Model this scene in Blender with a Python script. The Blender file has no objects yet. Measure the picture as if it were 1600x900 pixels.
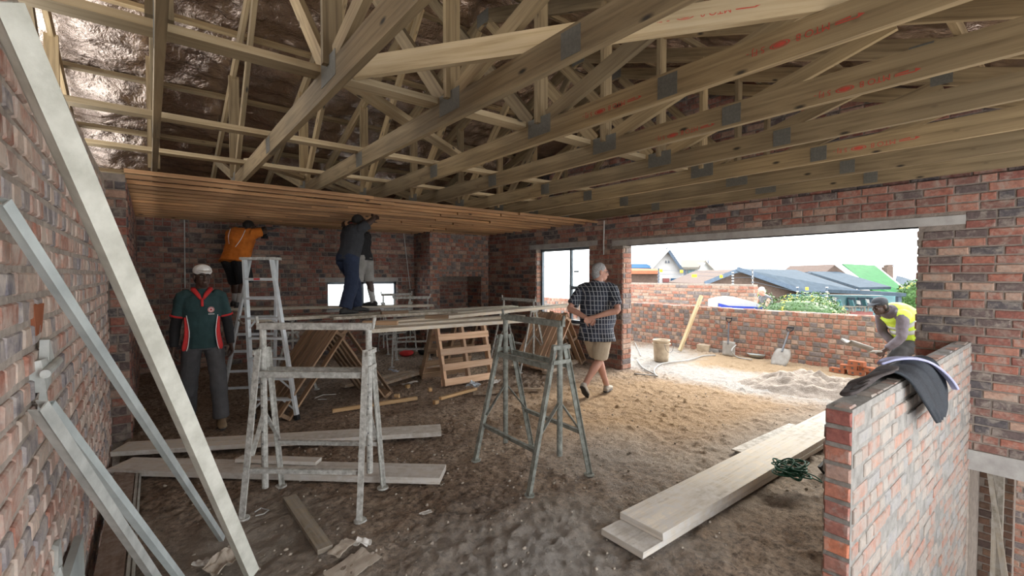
import bpy, bmesh, math, random
import numpy as np
from mathutils import Vector as V, Matrix, noise, Euler
R = random.Random(7)
SC = bpy.context.scene
COL = SC.collection
# ---------------------------------------------------------------- camera
CAM_Z = 1.6
YAW = math.atan(565/713); PITCH = math.atan(20/713); FOC = 713.0
cd = bpy.data.cameras.new('camera'); cam = bpy.data.objects.new('camera', cd); COL.objects.link(cam)
cam.location = (0, 0, CAM_Z); cam.rotation_euler = (math.pi/2 - PITCH, 0, -YAW)
cd.sensor_width = 36; cd.lens = 36*FOC/1600; cd.clip_start = .05; cd.clip_end = 500
SC.camera = cam
# ---------------------------------------------------------------- sky, sun, exposure
w = bpy.data.worlds.new('sky'); SC.world = w; w.use_nodes = True
wn = w.node_tree; bg = wn.nodes['Background']
tc = wn.nodes.new('ShaderNodeTexCoord'); sx = wn.nodes.new('ShaderNodeSeparateXYZ'); rp = wn.nodes.new('ShaderNodeValToRGB')
wn.links.new(tc.outputs['Generated'], sx.inputs[0]); wn.links.new(sx.outputs['Z'], rp.inputs[0]); wn.links.new(rp.outputs[0], bg.inputs['Color'])
rp.color_ramp.elements[0].color = (.97, .98, 1, 1); rp.color_ramp.elements[1].color = (.86, .93, 1, 1)
bg.inputs['Strength'].default_value = 3.4
sd = bpy.data.lights.new('sun', 'SUN'); sun = bpy.data.objects.new('sun', sd); COL.objects.link(sun)
sd.energy = 3.0; sd.angle = math.radians(18); sd.color = (1, .93, .8)
sun.rotation_euler = V((-1, -.12, -.62)).to_track_quat('-Z', 'Y').to_euler()
SC.view_settings.view_transform = 'Standard'; SC.view_settings.look = 'None'
SC.view_settings.exposure = 0.7; SC.view_settings.gamma = 1; SC.view_settings.use_curve_mapping = False

# ---------------------------------------------------------------- measuring helpers (photo pixel -> world point)
_f = V((math.sin(YAW)*math.cos(PITCH), math.cos(YAW)*math.cos(PITCH), -math.sin(PITCH)))
_r = V((math.cos(YAW), -math.sin(YAW), 0)); _u = _r.cross(_f)
EYE = V((0, 0, CAM_Z))
def ray(x, y): return _f*FOC + _r*(x-800) + _u*(450-y)
def onz(x, y, z=0.0): r = ray(x, y); return EYE + r*((z-CAM_Z)/r.z)
def onx(x, y, X): r = ray(x, y); return EYE + r*(X/r.x)
def ony(x, y, Y): r = ray(x, y); return EYE + r*(Y/r.y)
def atd(x, y, d): r = ray(x, y); return EYE + r*(d/FOC)
def proj(p):
    d = V(p)-EYE; f = d.dot(_f)
    if f < .1: return (-999, -999, 0)
    return (800+FOC*d.dot(_r)/f, 450-FOC*d.dot(_u)/f, f)

# ---------------------------------------------------------------- materials
def newmat(name):
    m = bpy.data.materials.new(name); m.use_nodes = True
    return m, m.node_tree, m.node_tree.nodes['Principled BSDF']
def N(t, ty, **k):
    n = t.nodes.new(ty)
    for a, b in k.items(): setattr(n, a, b)
    return n
def ramp(t, stops, interp='LINEAR'):
    n = t.nodes.new('ShaderNodeValToRGB'); cr = n.color_ramp; cr.interpolation = interp
    while len(cr.elements) < len(stops): cr.elements.new(.5)
    for e, (p, c) in zip(cr.elements, stops): e.position = p; e.color = (*c, 1)
    return n
def noisef(t, scale, detail=5, rough=.55, vec=None, dist=0):
    n = N(t, 'ShaderNodeTexNoise'); n.inputs['Scale'].default_value = scale; n.inputs['Detail'].default_value = detail
    n.inputs['Roughness'].default_value = rough; n.inputs['Distortion'].default_value = dist
    if vec: t.links.new(vec, n.inputs['Vector'])
    return n
def bump(t, b, h, strength, dist=.01):
    n = N(t, 'ShaderNodeBump'); n.inputs['Strength'].default_value = strength; n.inputs['Distance'].default_value = dist
    t.links.new(h, n.inputs['Height']); t.links.new(n.outputs[0], b.inputs['Normal']); return n
def mixc(t, fac, a, b, mode='MIX'):
    n = N(t, 'ShaderNodeMix', data_type='RGBA', blend_type=mode)
    for s, v in ((0, fac), (6, a), (7, b)):
        if hasattr(v, 'is_linked') or isinstance(v, bpy.types.NodeSocket): t.links.new(v, n.inputs[s])
        elif s == 0: n.inputs[0].default_value = v
        else: n.inputs[s].default_value = (*v, 1)
    return n.outputs[2]
def plain(name, c1, c2=None, scale=12, rough=.75, metal=0, bmp=.25, bsc=None, bd=.004, detail=5):
    m, t, b = newmat(name); c2 = c2 or tuple(x*.75 for x in c1)
    co = N(t, 'ShaderNodeTexCoord').outputs['Object']
    n = noisef(t, scale, detail, .6, co); r = ramp(t, [(.32, c2), (.66, c1)])
    t.links.new(n.outputs[0], r.inputs[0]); t.links.new(r.outputs[0], b.inputs['Base Color'])
    b.inputs['Roughness'].default_value = rough; b.inputs['Metallic'].default_value = metal
    if bmp:
        n2 = noisef(t, bsc or scale*4, 6, .65, co); bump(t, b, n2.outputs[0], bmp, bd)
    return m
def wood(name, c1, c2, c3=None, rough=.75, knots=True, dust=None):
    """grain runs along U, knots are small dark ovals; UV in metres"""
    m, t, b = newmat(name)
    uv = N(t, 'ShaderNodeUVMap').outputs[0]
    mp = N(t, 'ShaderNodeMapping'); mp.inputs['Scale'].default_value = (1.6, 34, 1); t.links.new(uv, mp.inputs[0])
    n = noisef(t, 1.0, 5, .6, mp.outputs[0], .6)
    r = ramp(t, [(.3, c2), (.5, c1), (.72, c3 or c1)]); t.links.new(n.outputs[0], r.inputs[0])
    col = r.outputs[0]
    if knots:
        mk = N(t, 'ShaderNodeMapping'); mk.inputs['Scale'].default_value = (2.6, 7, 1); t.links.new(uv, mk.inputs[0])
        vo = N(t, 'ShaderNodeTexVoronoi'); vo.inputs['Scale'].default_value = 1.0; t.links.new(mk.outputs[0], vo.inputs['Vector'])
        rk = ramp(t, [(.045, (0.12, .12, .12)), (.11, (1, 1, 1))]); t.links.new(vo.outputs['Distance'], rk.inputs[0])
        col = mixc(t, 1.0, col, rk.outputs[0], 'MULTIPLY')
    big = noisef(t, .9, 3, .5, uv); rb = ramp(t, [(.35, (.72, .72, .72)), (.65, (1.08, 1.05, 1.0))]); t.links.new(big.outputs[0], rb.inputs[0])
    col = mixc(t, 1.0, col, rb.outputs[0], 'MULTIPLY')
    oi = N(t, 'ShaderNodeObjectInfo'); rv = ramp(t, [(0, (.66, .64, .60)), (.5, (1, .98, .95)), (1, (1.25, 1.2, 1.1))]); t.links.new(oi.outputs['Random'], rv.inputs[0]); col = mixc(t, 1.0, col, rv.outputs[0], 'MULTIPLY')
    if dust:
        dn = noisef(t, 14, 6, .7, uv); rd = ramp(t, [(.42, (0, 0, 0)), (.62, (1, 1, 1))]); t.links.new(dn.outputs[0], rd.inputs[0])
        col = mixc(t, rd.outputs[0], col, dust)
    t.links.new(col, b.inputs['Base Color']); b.inputs['Roughness'].default_value = rough
    bump(t, b, n.outputs[0], .3, .003)
    return m
def brickmat(name, pal, mort=(.45, .41, .36), smear=.35, dark=1.0):
    m, t, b = newmat(name)
    a = N(t, 'ShaderNodeAttribute'); a.attribute_name = 'tone'
    co = N(t, 'ShaderNodeTexCoord').outputs['Object']
    g = N(t, 'ShaderNodeNewGeometry').outputs['Position']
    k = len(pal); r = ramp(t, [(i/k, tuple(x*dark for x in c)) for i, c in enumerate(pal)], 'CONSTANT'); t.links.new(a.outputs['Fac'], r.inputs[0])
    n = noisef(t, 30, 5, .65, g); rn = ramp(t, [(.3, (.62, .6, .6)), (.7, (1.2, 1.15, 1.1))]); t.links.new(n.outputs[0], rn.inputs[0])
    col = mixc(t, 1.0, r.outputs[0], rn.outputs[0], 'MULTIPLY')
    s = noisef(t, 9, 6, .7, g, .5); rs = ramp(t, [(.62-smear*.45, (0, 0, 0)), (.80-smear*.3, (.85, .85, .85))]); t.links.new(s.outputs[0], rs.inputs[0])
    col = mixc(t, rs.outputs[0], col, tuple(x*dark for x in mort))
    t.links.new(col, b.inputs['Base Color']); b.inputs['Roughness'].default_value = .9
    bump(t, b, n.outputs[0], .5, .006)
    return m
RED = [(.30, .12, .085), (.23, .09, .07), (.34, .16, .115), (.12, .09, .085), (.27, .125, .095), (.09, .08, .085), (.38, .25, .19), (.2, .1, .08)]
PINK = [(.46, .25, .19), (.40, .18, .13), (.56, .37, .30), (.20, .19, .22), (.50, .32, .26), (.26, .245, .27), (.62, .49, .41), (.42, .28, .23)]
OUT = [(.36, .16, .11), (.30, .13, .09), (.40, .23, .16), (.17, .145, .14), (.38, .19, .13), (.2, .17, .165), (.42, .29, .22), (.33, .15, .1)]
M = {}
M['brick_red'] = brickmat('brick_red', RED, (.34, .29, .24), .3)
M['brick_pink'] = brickmat('brick_pink', PINK, (.56, .49, .43), .55)
M['brick_grey'] = brickmat('brick_grey', [(.42, .2, .14), (.38, .25, .2), (.36, .30, .26), (.44, .36, .31), (.42, .18, .12), (.30, .3, .31), (.4, .33, .28), (.44, .22, .15)], (.33, .305, .27), .7)
M['brick_end'] = brickmat('brick_end', [(.47, .2, .14), (.36, .16, .13), (.44, .3, .25), (.34, .13, .11), (.5, .36, .3), (.58, .22, .13), (.52, .19, .12), (.4, .2, .16)], (.5, .45, .4), .2)
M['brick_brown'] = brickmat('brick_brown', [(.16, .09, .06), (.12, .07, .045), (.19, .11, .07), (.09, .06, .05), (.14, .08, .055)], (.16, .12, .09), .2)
M['brick_out'] = brickmat('brick_out', OUT, (.42, .35, .29), .25)
def mortar(name, c): return plain(name, c, tuple(x*.6 for x in c), 14, .95, 0, .9, 40, .012, 7)
M['mortar_dark'] = mortar('mortar_dark', (.29, .24, .2)); M['mortar_pink'] = mortar('mortar_pink', (.52, .45, .39))
M['mortar_grey'] = mortar('mortar_grey', (.34, .32, .29)); M['mortar_out'] = mortar('mortar_out', (.40, .33, .27))
M['concrete'] = plain('concrete', (.42, .4, .37), (.3, .28, .26), 6, .9, 0, .5, 50)
M['truss'] = wood('truss_pine', (.255, .19, .105), (.15, .105, .055), (.325, .25, .145))
M['runner'] = wood('pale_pine', (.50, .40, .25), (.36, .27, .15), (.56, .46, .31))
M['batten'] = wood('batten_pine', (.40, .225, .11), (.25, .125, .055), (.48, .30, .16))
M['pallet'] = wood('pallet_wood', (.68, .47, .33), (.52, .34, .22), (.76, .57, .42), knots=False)
M['pallet_brown'] = wood('pallet_brown', (.32, .215, .14), (.2, .13, .08), (.42, .3, .2), knots=False)
M['plank'] = wood('scaffold_plank', (.62, .57, .47), (.42, .37, .29), (.72, .68, .58), .85, False, (.62, .58, .5))
M['plank_grey'] = wood('dusty_plank', (.60, .57, .53), (.42, .39, .35), (.70, .67, .63), .9, False, (.64, .61, .57))
M['oldwood'] = wood('weathered_wood', (.25, .22, .18), (.15, .13, .1), (.34, .3, .25), .9, False, (.3, .27, .23))
M['brownboard'] = wood('brown_board', (.30, .22, .18), (.22, .16, .13), (.36, .28, .24), .9, False, (.33, .27, .23))
M['offcut'] = wood('pine_offcut', (.62, .42, .22), (.45, .26, .12), (.7, .52, .32), .8)
M['offdark'] = wood('rough_offcut', (.38, .28, .19), (.25, .18, .12), (.46, .36, .26), .85, False, (.4, .33, .26))
M['galv'] = plain('galvanised_steel', (.62, .64, .61), (.40, .42, .40), 9, .5, .2, .3, 60)
M['splat'] = plain('splattered_steel', (.62, .62, .58), (.30, .29, .26), 32, .8, .15, .9, 60, .006, 8)
M['splat_green'] = plain('splattered_steel_green', (.36, .38, .34), (.15, .155, .135), 20, .8, .15, .9, 60, .006, 8)
M['beam'] = plain('cement_stained_beam', (.74, .74, .66), (.52, .52, .45), 9, .6, .05, .35, 50)
M['channel'] = plain('steel_channel', (.60, .66, .65), (.42, .47, .47), 6, .45, .2, .25, 60)
M['alu'] = plain('ladder_aluminium', (.72, .76, .78), (.56, .6, .62), 12, .4, .2, .15)
M['plate'] = plain('nail_plate', (.15, .14, .115), (.11, .105, .085), 60, .6, .2, .6, 120)
M['red'] = plain('red_ink', (.5, .07, .04), (.4, .06, .035), 40, .8, 0, 0)
M['redcloth'] = plain('red_cloth', (.6, .03, .03), None, 10, .8, 0, .2)
M['eyewhite'] = plain('eye_white', (.38, .35, .32)); M['white'] = plain('white_cloth', (.8, .8, .78), (.65, .65, .63), 10, .8, 0, .2)
M['frame'] = plain('window_frame', (.14, .17, .19), (.11, .13, .15), 8, .4, .3, 0)
M['black'] = plain('black_cloth', (.012, .013, .015), (.006, .006, .007), 9, .85, 0, .3, 30)
M['skin_dark'] = plain('dark_skin', (.075, .042, .03), (.055, .03, .022), 6, .5, 0, .1)
M['skin_fair'] = plain('fair_skin', (.52, .29, .21), (.44, .22, .16), 6, .55, 0, .1)
def fabric(name, c, k=.7, s=7): return plain(name, c, tuple(x*k for x in c), s, .9, 0, .35, 14, .02, 3)
M['polo'] = fabric('dark_green_polo', (.022, .06, .062)); M['grey_trouser'] = fabric('grey_trousers', (.085, .085, .09))
M['orange'] = fabric('orange_shirt', (.62, .17, .015)); M['navy'] = fabric('navy_trousers', (.018, .03, .065)); M['charcoal'] = fabric('charcoal_shirt', (.04, .043, .05))
M['khaki'] = fabric('khaki_shorts', (.48, .41, .31), .85); M['workshirt'] = fabric('grey_work_shirt', (.16, .135, .15)); M['blacktrouser'] = fabric('black_trousers', (.04, .036, .034))
M['greyshorts'] = fabric('grey_shorts', (.3, .29, .27)); M['boot'] = plain('tan_boot', (.24, .17, .1)); M['shoe_grey'] = plain('grey_shoe', (.36, .32, .27), (.28, .25, .2), 10, .8); M['darkshoe'] = plain('dark_shoe', (.03, .03, .03))
M['sock'] = plain('grey_sock', (.45, .44, .42)); M['hair'] = plain('grey_hair', (.42, .42, .41), (.2, .2, .2), 60, .8, 0, .6, 90); M['darkhair'] = plain('dark_hair', (.015, .012, .01))
M['hivis'] = plain('hi_vis_yellow', (.62, .82, .08), (.52, .72, .05), 6, .7, 0, .3, 14, .02, 3); M['reflect'] = plain('reflective_band', (.55, .57, .55), (.4, .42, .4), 10, .4)
M['glass_clear'], _t, _b = newmat('window_glass')
_b.inputs['Base Color'].default_value = (.93, .97, .98, 1); _b.inputs['Roughness'].default_value = .02; _b.inputs['Transmission Weight'].default_value = 1; _b.inputs['IOR'].default_value = 1.05
M['foil'], _t, _b = newmat('roof_foil')
_co = N(_t, 'ShaderNodeTexCoord').outputs['Object']
_n1 = noisef(_t, 5, 6, .6, _co, 1.2); _n2 = noisef(_t, 28, 4, .6, _co, .8)
_ad = N(_t, 'ShaderNodeMath', operation='MULTIPLY_ADD'); _ad.inputs[1].default_value = .22; _t.links.new(_n2.outputs[0], _ad.inputs[0]); _t.links.new(_n1.outputs[0], _ad.inputs[2])
bump(_t, _b, _ad.outputs[0], 0.55, .08)
_b.inputs['Base Color'].default_value = (.52, .42, .35, 1); _b.inputs['Metallic'].default_value = .95; _b.inputs['Roughness'].default_value = .15
# plaid shirt (object space, checks on the cloth)
M['plaid'], _t, _b = newmat('plaid_shirt')
_co = N(_t, 'ShaderNodeTexCoord').outputs['Object']; _sp = N(_t, 'ShaderNodeSeparateXYZ'); _t.links.new(_co, _sp.inputs[0])
def _line(o, per, wd):
    a = N(_t, 'ShaderNodeMath', operation='PINGPONG'); a.inputs[1].default_value = per/2; _t.links.new(o, a.inputs[0])
    c = N(_t, 'ShaderNodeMath', operation='LESS_THAN'); c.inputs[1].default_value = wd; _t.links.new(a.outputs[0], c.inputs[0]); return c.outputs[0]
_su = N(_t, 'ShaderNodeMath', operation='ADD'); _t.links.new(_sp.outputs['X'], _su.inputs[0]); _t.links.new(_sp.outputs['Y'], _su.inputs[1])
_l1 = _line(_sp.outputs['Z'], .06, .003); _l2 = _line(_su.outputs[0], .052, .0045)
_m1 = N(_t, 'ShaderNodeMath', operation='MAXIMUM'); _t.links.new(_l1, _m1.inputs[0]); _t.links.new(_l2, _m1.inputs[1])
_nn = noisef(_t, 6, 4, .5, _co); _rb = ramp(_t, [(.35, (.014, .018, .028)), (.65, (.035, .045, .075))]); _t.links.new(_nn.outputs[0], _rb.inputs[0])
_t.links.new(mixc(_t, _m1.outputs[0], _rb.outputs[0], (.36, .38, .40)), _b.inputs['Base Color']); _b.inputs['Roughness'].default_value = .85
bump(_t, _b, _nn.outputs[0], .4, .02)
# earth floor
M['earth'], _t, _b = newmat('earth_floor')
_g = N(_t, 'ShaderNodeNewGeometry').outputs['Position']
_n1 = noisef(_t, 1.3, 8, .7, _g, .4); _r1 = ramp(_t, [(.3, (.19, .13, .09)), (.5, (.33, .245, .18)), (.72, (.45, .365, .29))]); _t.links.new(_n1.outputs[0], _r1.inputs[0])
_n2 = noisef(_t, 24, 8, .75, _g); _r2 = ramp(_t, [(.38, (.34, .31, .29)), (.47, (.85, .83, .8)), (.60, (1.4, 1.36, 1.3))]); _t.links.new(_n2.outputs[0], _r2.inputs[0])
_c = mixc(_t, 1.0, _r1.outputs[0], _r2.outputs[0], 'MULTIPLY')
def _patch(c, centre, rx, ry, color, soft=.5, amp=1.0, col=None):
    mp = N(_t, 'ShaderNodeMapping'); mp.vector_type = 'POINT'; mp.inputs['Location'].default_value = (-centre[0]/rx, -centre[1]/ry, 0); mp.inputs['Scale'].default_value = (1/rx, 1/ry, 0)
    _t.links.new(_g, mp.inputs[0]); ln = N(_t, 'ShaderNodeVectorMath', operation='LENGTH'); _t.links.new(mp.outputs[0], ln.inputs[0])
    nz = noisef(_t, 2.2, 7, .7, _g); ad = N(_t, 'ShaderNodeMath', operation='MULTIPLY_ADD'); ad.inputs[1].default_value = 1.3; ad.inputs[2].default_value = -.65
    _t.links.new(nz.outputs[0], ad.inputs[0]); sm = N(_t, 'ShaderNodeMath', operation='ADD'); _t.links.new(ln.outputs['Value'], sm.inputs[0]); _t.links.new(ad.outputs[0], sm.inputs[1])
    rr = ramp(_t, [(1-soft, (amp, amp, amp)), (1.0, (0, 0, 0))]); _t.links.new(sm.outputs[0], rr.inputs[0])
    return mixc(_t, rr.outputs[0], c, color)
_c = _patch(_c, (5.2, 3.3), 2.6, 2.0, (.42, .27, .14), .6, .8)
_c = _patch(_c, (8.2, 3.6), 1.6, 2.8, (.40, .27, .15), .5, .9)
_c = _patch(_c, (4.4, 1.7), 2.4, .75, (.38, .33, .28), .7, .75)
_c = _patch(_c, (1.6, 1.9), 1.5, .9, (.44, .41, .37), .8, .8)
_c = _patch(_c, (.4, 3.0), .8, 1.1, (.42, .375, .32), .8, .7)
_c = _patch(_c, (7.0, 3.3), .9, 2.6, (.42, .385, .35), .5, .9)
_c = _patch(_c, (7.6, 5.6), 1.6, 1.3, (.42, .385, .34), .4, .9)
_c = _patch(_c, (3.2, 2.6), 1.0, .8, (.33, .31, .29), .9, .55)
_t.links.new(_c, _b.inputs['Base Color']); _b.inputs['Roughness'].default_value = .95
_n3 = noisef(_t, 45, 7, .75, _g); bump(_t, _b, _n3.outputs[0], 1.0, .03)
M['rubble'] = plain('rubble', (.5, .44, .37), (.3, .25, .2), 3, .95)
M['sand'] = plain('wet_mortar_heap', (.46, .38, .31), (.30, .24, .19), 18, .95, 0, .9, 50, .02)
M['paper'] = plain('brown_paper', (.55, .48, .4), (.42, .36, .29), 8, .85, 0, .4)
M['paper_white'] = plain('pale_paper', (.72, .7, .66), (.56, .53, .48), 8, .8, 0, .4)
M['plastic'] = plain('clear_plastic', (.72, .8, .88), (.55, .65, .75), 8, .25, 0, .4)
M['rope'] = plain('green_rope', (.015, .15, .09), (.008, .06, .04), 50, .7, 0, .5, 150)
M['hose'] = plain('grey_hose', (.4, .38, .35)); M['bucket'] = plain('dirty_bucket', (.52, .42, .3), (.36, .28, .2), 9, .8)
M['steel_dark'] = plain('dark_steel', (.12, .12, .13), (.08, .08, .08), 9, .5, .4); M['bladegrey'] = plain('muddy_blade', (.28, .255, .22), (.2, .17, .14), 9, .6, .2)
M['jersey'] = plain('black_jersey', (.012, .018, .026), (.006, .009, .014), 6, .7, 0, .5, 12, .03, 3)
M['lilac'] = plain('lilac_lining', (.42, .42, .62), (.3, .31, .45), 6, .8, 0, .4, 12)
M['brownknit'] = plain('dark_brown_knit', (.07, .055, .05), (.04, .03, .03), 20, .9, 0, .5)
M['hedge'] = plain('hedge_leaf', (.06, .14, .025), (.03, .075, .012), 5, .6, 0, 0); M['hedge_y'] = plain('yellow_leaf', (.55, .5, .05), (.4, .38, .04), 5, .6, 0, 0)
M['wallwhite'] = plain('white_plaster', (.5, .49, .47), (.43, .42, .40), 2, .9, 0, .1)
M['roofgrey'] = plain('slate_roof', (.065, .085, .105), (.045, .06, .075), 3, .8, 0, .3); M['roofblue'] = plain('blue_roof', (.03, .09, .17)); M['roofbeige'] = plain('beige_roof', (.2, .18, .15))
M['roofgreen'] = plain('green_tile_roof', (.022, .125, .04), (.014, .085, .028), 3, .7, 0, .2); M['orange_tile'] = plain('orange_tile', (.42, .16, .09))
M['brownwall'] = plain('brown_brick_house', (.13, .085, .065), (.09, .06, .045), 8, .9); M['teal'] = plain('teal_window', (.06, .16, .17), (.04, .11, .12), 3, .3); M['darkwin'] = plain('dark_window', (.08, .1, .13), None, 3, .3)
M['fascia'] = plain('grey_fascia', (.11, .14, .18)); M['cover_blue'] = plain('blue_band', (.03, .06, .42)); M['sign'] = plain('yellow_sign', (.85, .65, .02), (.75, .55, .02), 5, .6, 0, 0)
for _k in ('roofgrey', 'roofgreen', 'roofblue', 'roofbeige', 'orange_tile', 'fascia'): M[_k].node_tree.nodes['Principled BSDF'].inputs['Specular IOR Level'].default_value = .02
M['haze_ground'] = plain('far_ground', (.52, .54, .52), (.42, .44, .4), 1, .95); M['maroon'] = plain('maroon_deck', (.25, .08, .07))  # far ground paled so its colour stands in for overexposed haze
M['orangetape'] = plain('yellow_tape', (.65, .36, .05), (.5, .28, .04), 10, .6); M['conduit'] = plain('pale_conduit', (.55, .55, .52), (.42, .42, .4), 8, .6, .2)
M['void'] = plain('shade_recess', (.05, .045, .04))  # deep shade in the gap painted as a near-black colour

# ---------------------------------------------------------------- mesh building
class MB:
    def __init__(s): s.v = []; s.f = []; s.uv = []; s.tone = []; s.mi = []
    def add(s, vs, fs, uvs=None, tone=0.0, mi=0):
        o = len(s.v); s.v += [tuple(p) for p in vs]; s.f += [tuple(i+o for i in f) for f in fs]
        s.uv += uvs if uvs else [[(0, 0)]*len(f) for f in fs]; s.tone += [tone]*len(vs); s.mi += [mi]*len(fs)
    def boxm(s, mat, sx, sy, sz, jit=0, tone=0.0, mi=0):
        """box sx*sy*sz centred on mat; grain along local x"""
        c = [V((x*sx/2, y*sy/2, z*sz/2)) for x in (-1, 1) for y in (-1, 1) for z in (-1, 1)]
        if jit: c = [p+V((R.uniform(-jit, jit), R.uniform(-jit, jit), R.uniform(-jit, jit))) for p in c]
        F = [(0, 1, 3, 2), (4, 6, 7, 5), (0, 4, 5, 1), (2, 3, 7, 6), (0, 2, 6, 4), (1, 5, 7, 3)]
        u0 = R.uniform(0, 40); uvs = []
        for k, f in enumerate(F):
            if k < 2: uvs.append([(u0+c[i].y*.2, c[i].z+k) for i in f])
            elif k < 4: uvs.append([(u0+c[i].x, c[i].z+k*.3) for i in f])
            else: uvs.append([(u0+c[i].x, c[i].y+k*.37) for i in f])
        s.add([mat @ p for p in c], F, uvs, tone, mi)
    def box(s, c, d, rz=0, jit=0, mi=0): s.boxm(Matrix.Translation(V(c)) @ Matrix.Rotation(rz, 4, 'Z'), *d, jit, 0.0, mi)
    def beam(s, p0, p1, w, h, up=(0, 0, 1), jit=0, ext=0, mi=0):
        p0, p1 = V(p0), V(p1); x = (p1-p0).normalized(); z = V(up); z = (z - x*z.dot(x))
        if z.length < 1e-4: z = V((1, 0, 0)) - x*x.x
        z.normalize(); y = z.cross(x)
        m = Matrix((x, y, z)).transposed().to_4x4(); m.translation = (p0+p1)/2
        s.boxm(m, (p1-p0).length+ext, w, h, jit, 0.0, mi)
    def loft(s, pts, rad, side=(1, 0, 0), n=12, cap=True, mi=0, smooth_pts=0, hollow=False):
        pts = [V(p) for p in pts]; rad = [(r, r) if not isinstance(r, tuple) else r for r in rad]
        if smooth_pts:
            P, Q = [], []
            for i in range(len(pts)-1):
                a, b, c, d = pts[max(i-1, 0)], pts[i], pts[i+1], pts[min(i+2, len(pts)-1)]
                for k in range(smooth_pts):
                    t = k/smooth_pts; P.append(.5*((2*b)+(c-a)*t+(2*a-5*b+4*c-d)*t*t+(3*b-a-3*c+d)*t**3))
                    tt = t*t*(3-2*t); Q.append((rad[i][0]*(1-tt)+rad[i+1][0]*tt, rad[i][1]*(1-tt)+rad[i+1][1]*tt))
            P.append(pts[-1]); Q.append(rad[-1]); pts, rad = P, Q
        vs, fs = [], []; L = len(pts); sd = V(side)
        for i, p in enumerate(pts):
            t = (pts[min(i+1, L-1)]-pts[max(i-1, 0)]).normalized()
            x = sd - t*sd.dot(t)
            if x.length < 1e-3: x = V((0, 1, 0)) - t*t.y
            if x.length < 1e-3: x = V((0, 0, 1)) - t*t.z
            x.normalize(); y = t.cross(x)
            for k in range(n):
                a = 2*math.pi*k/n; vs.append(p + x*math.cos(a)*rad[i][0] + y*math.sin(a)*rad[i][1])
        for i in range(L-1):
            for k in range(n): fs.append((i*n+k, i*n+(k+1) % n, (i+1)*n+(k+1) % n, (i+1)*n+k))
        if cap: fs.append(tuple(reversed(range(n)))); fs.append(tuple((L-1)*n+k for k in range(n)))
        s.add(vs, fs, None, 0, mi)
    def tube(s, pts, r, n=8, sm=0, mi=0): s.loft(pts, [r]*len(pts), (.31, .77, .55), n, True, mi, sm)
    def ell(s, c, r, rot=None, n=14, mi=0):
        vs, fs = [], []; m = n//2+1; rot = rot or Matrix.Identity(3)
        for j in range(m+1):
            th = math.pi*j/m
            for k in range(n):
                a = 2*math.pi*k/n; vs.append(V(c)+rot @ V((r[0]*math.sin(th)*math.cos(a), r[1]*math.sin(th)*math.sin(a), r[2]*math.cos(th))))
        for j in range(m):
            for k in range(n): fs.append((j*n+k, (j+1)*n+k, (j+1)*n+(k+1) % n, j*n+(k+1) % n))
        s.add(vs, fs, None, 0, mi)
    def slab(s, quad, thick, mi=0):
        """quad of 4 points given thickness downwards along its normal"""
        q = [V(p) for p in quad]; nrm = (q[1]-q[0]).cross(q[3]-q[0]).normalized()*thick
        vs = q+[p-nrm for p in q]; L = (q[1]-q[0]).length; W = (q[3]-q[0]).length; n = len(q)
        fs = [tuple(range(n)), tuple(reversed(range(n, 2*n)))]+[(i, i+n, (i+1) % n+n, (i+1) % n) for i in range(n)]
        s.add(vs, fs, None, 0, mi)
    def prism(s, pts, off, mi=0):
        p = [V(a) for a in pts]; n = len(p); vs = p+[a+V(off) for a in p]
        s.add(vs, [tuple(range(n)), tuple(reversed(range(n, 2*n)))]+[(i, i+n, (i+1) % n+n, (i+1) % n) for i in range(n)], None, 0, mi)
    def mesh(s, name, mats, smooth=False, fix=True):
        me = bpy.data.meshes.new(name); me.from_pydata(s.v, [], s.f); me.update()
        u = me.uv_layers.new(name='UVMap'); flat = [c for f in s.uv for q in f for c in q]
        if len(flat) == len(me.loops)*2: u.data.foreach_set('uv', flat)
        a = me.attributes.new('tone', 'FLOAT', 'POINT'); a.data.foreach_set('value', s.tone)
        for m in (mats if isinstance(mats, (list, tuple)) else [mats]): me.materials.append(M[m] if isinstance(m, str) else m)
        me.polygons.foreach_set('material_index', s.mi)
        if smooth: me.polygons.foreach_set('use_smooth', [True]*len(me.polygons))
        if fix and len(me.polygons) < 60000:
            bm = bmesh.new(); bm.from_mesh(me); bmesh.ops.recalc_face_normals(bm, faces=bm.faces); bm.to_mesh(me); bm.free()
        me.update(); return me
    def build(s, name, mats, parent=None, smooth=False, **tagk):
        o = bpy.data.objects.new(name, s.mesh(name, mats, smooth)); COL.objects.link(o)
        if parent: o.parent = parent
        for k, v in tagk.items(): o[k] = v
        return o
def thing(name, label, cat, loc=(0, 0, 0), rz=0, group=None):
    o = bpy.data.objects.new(name, None); COL.objects.link(o); o.location = loc; o.rotation_euler = (0, 0, rz)
    o.empty_display_size = .1; o['label'] = label; o['category'] = cat
    if group: o['group'] = group
    return o
def tag(o, label, cat, group=None):
    o['label'] = label; o['category'] = cat
    if group: o['group'] = group
    return o
def based(o):
    """shift a single-mesh thing's origin to its lowest centre"""
    me = o.data; xs = [v.co for v in me.vertices]; c = V((sum(v.x for v in xs)/len(xs), sum(v.y for v in xs)/len(xs), min(v.z for v in xs)))
    me.transform(Matrix.Translation(-c)); o.location = c; return o
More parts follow.
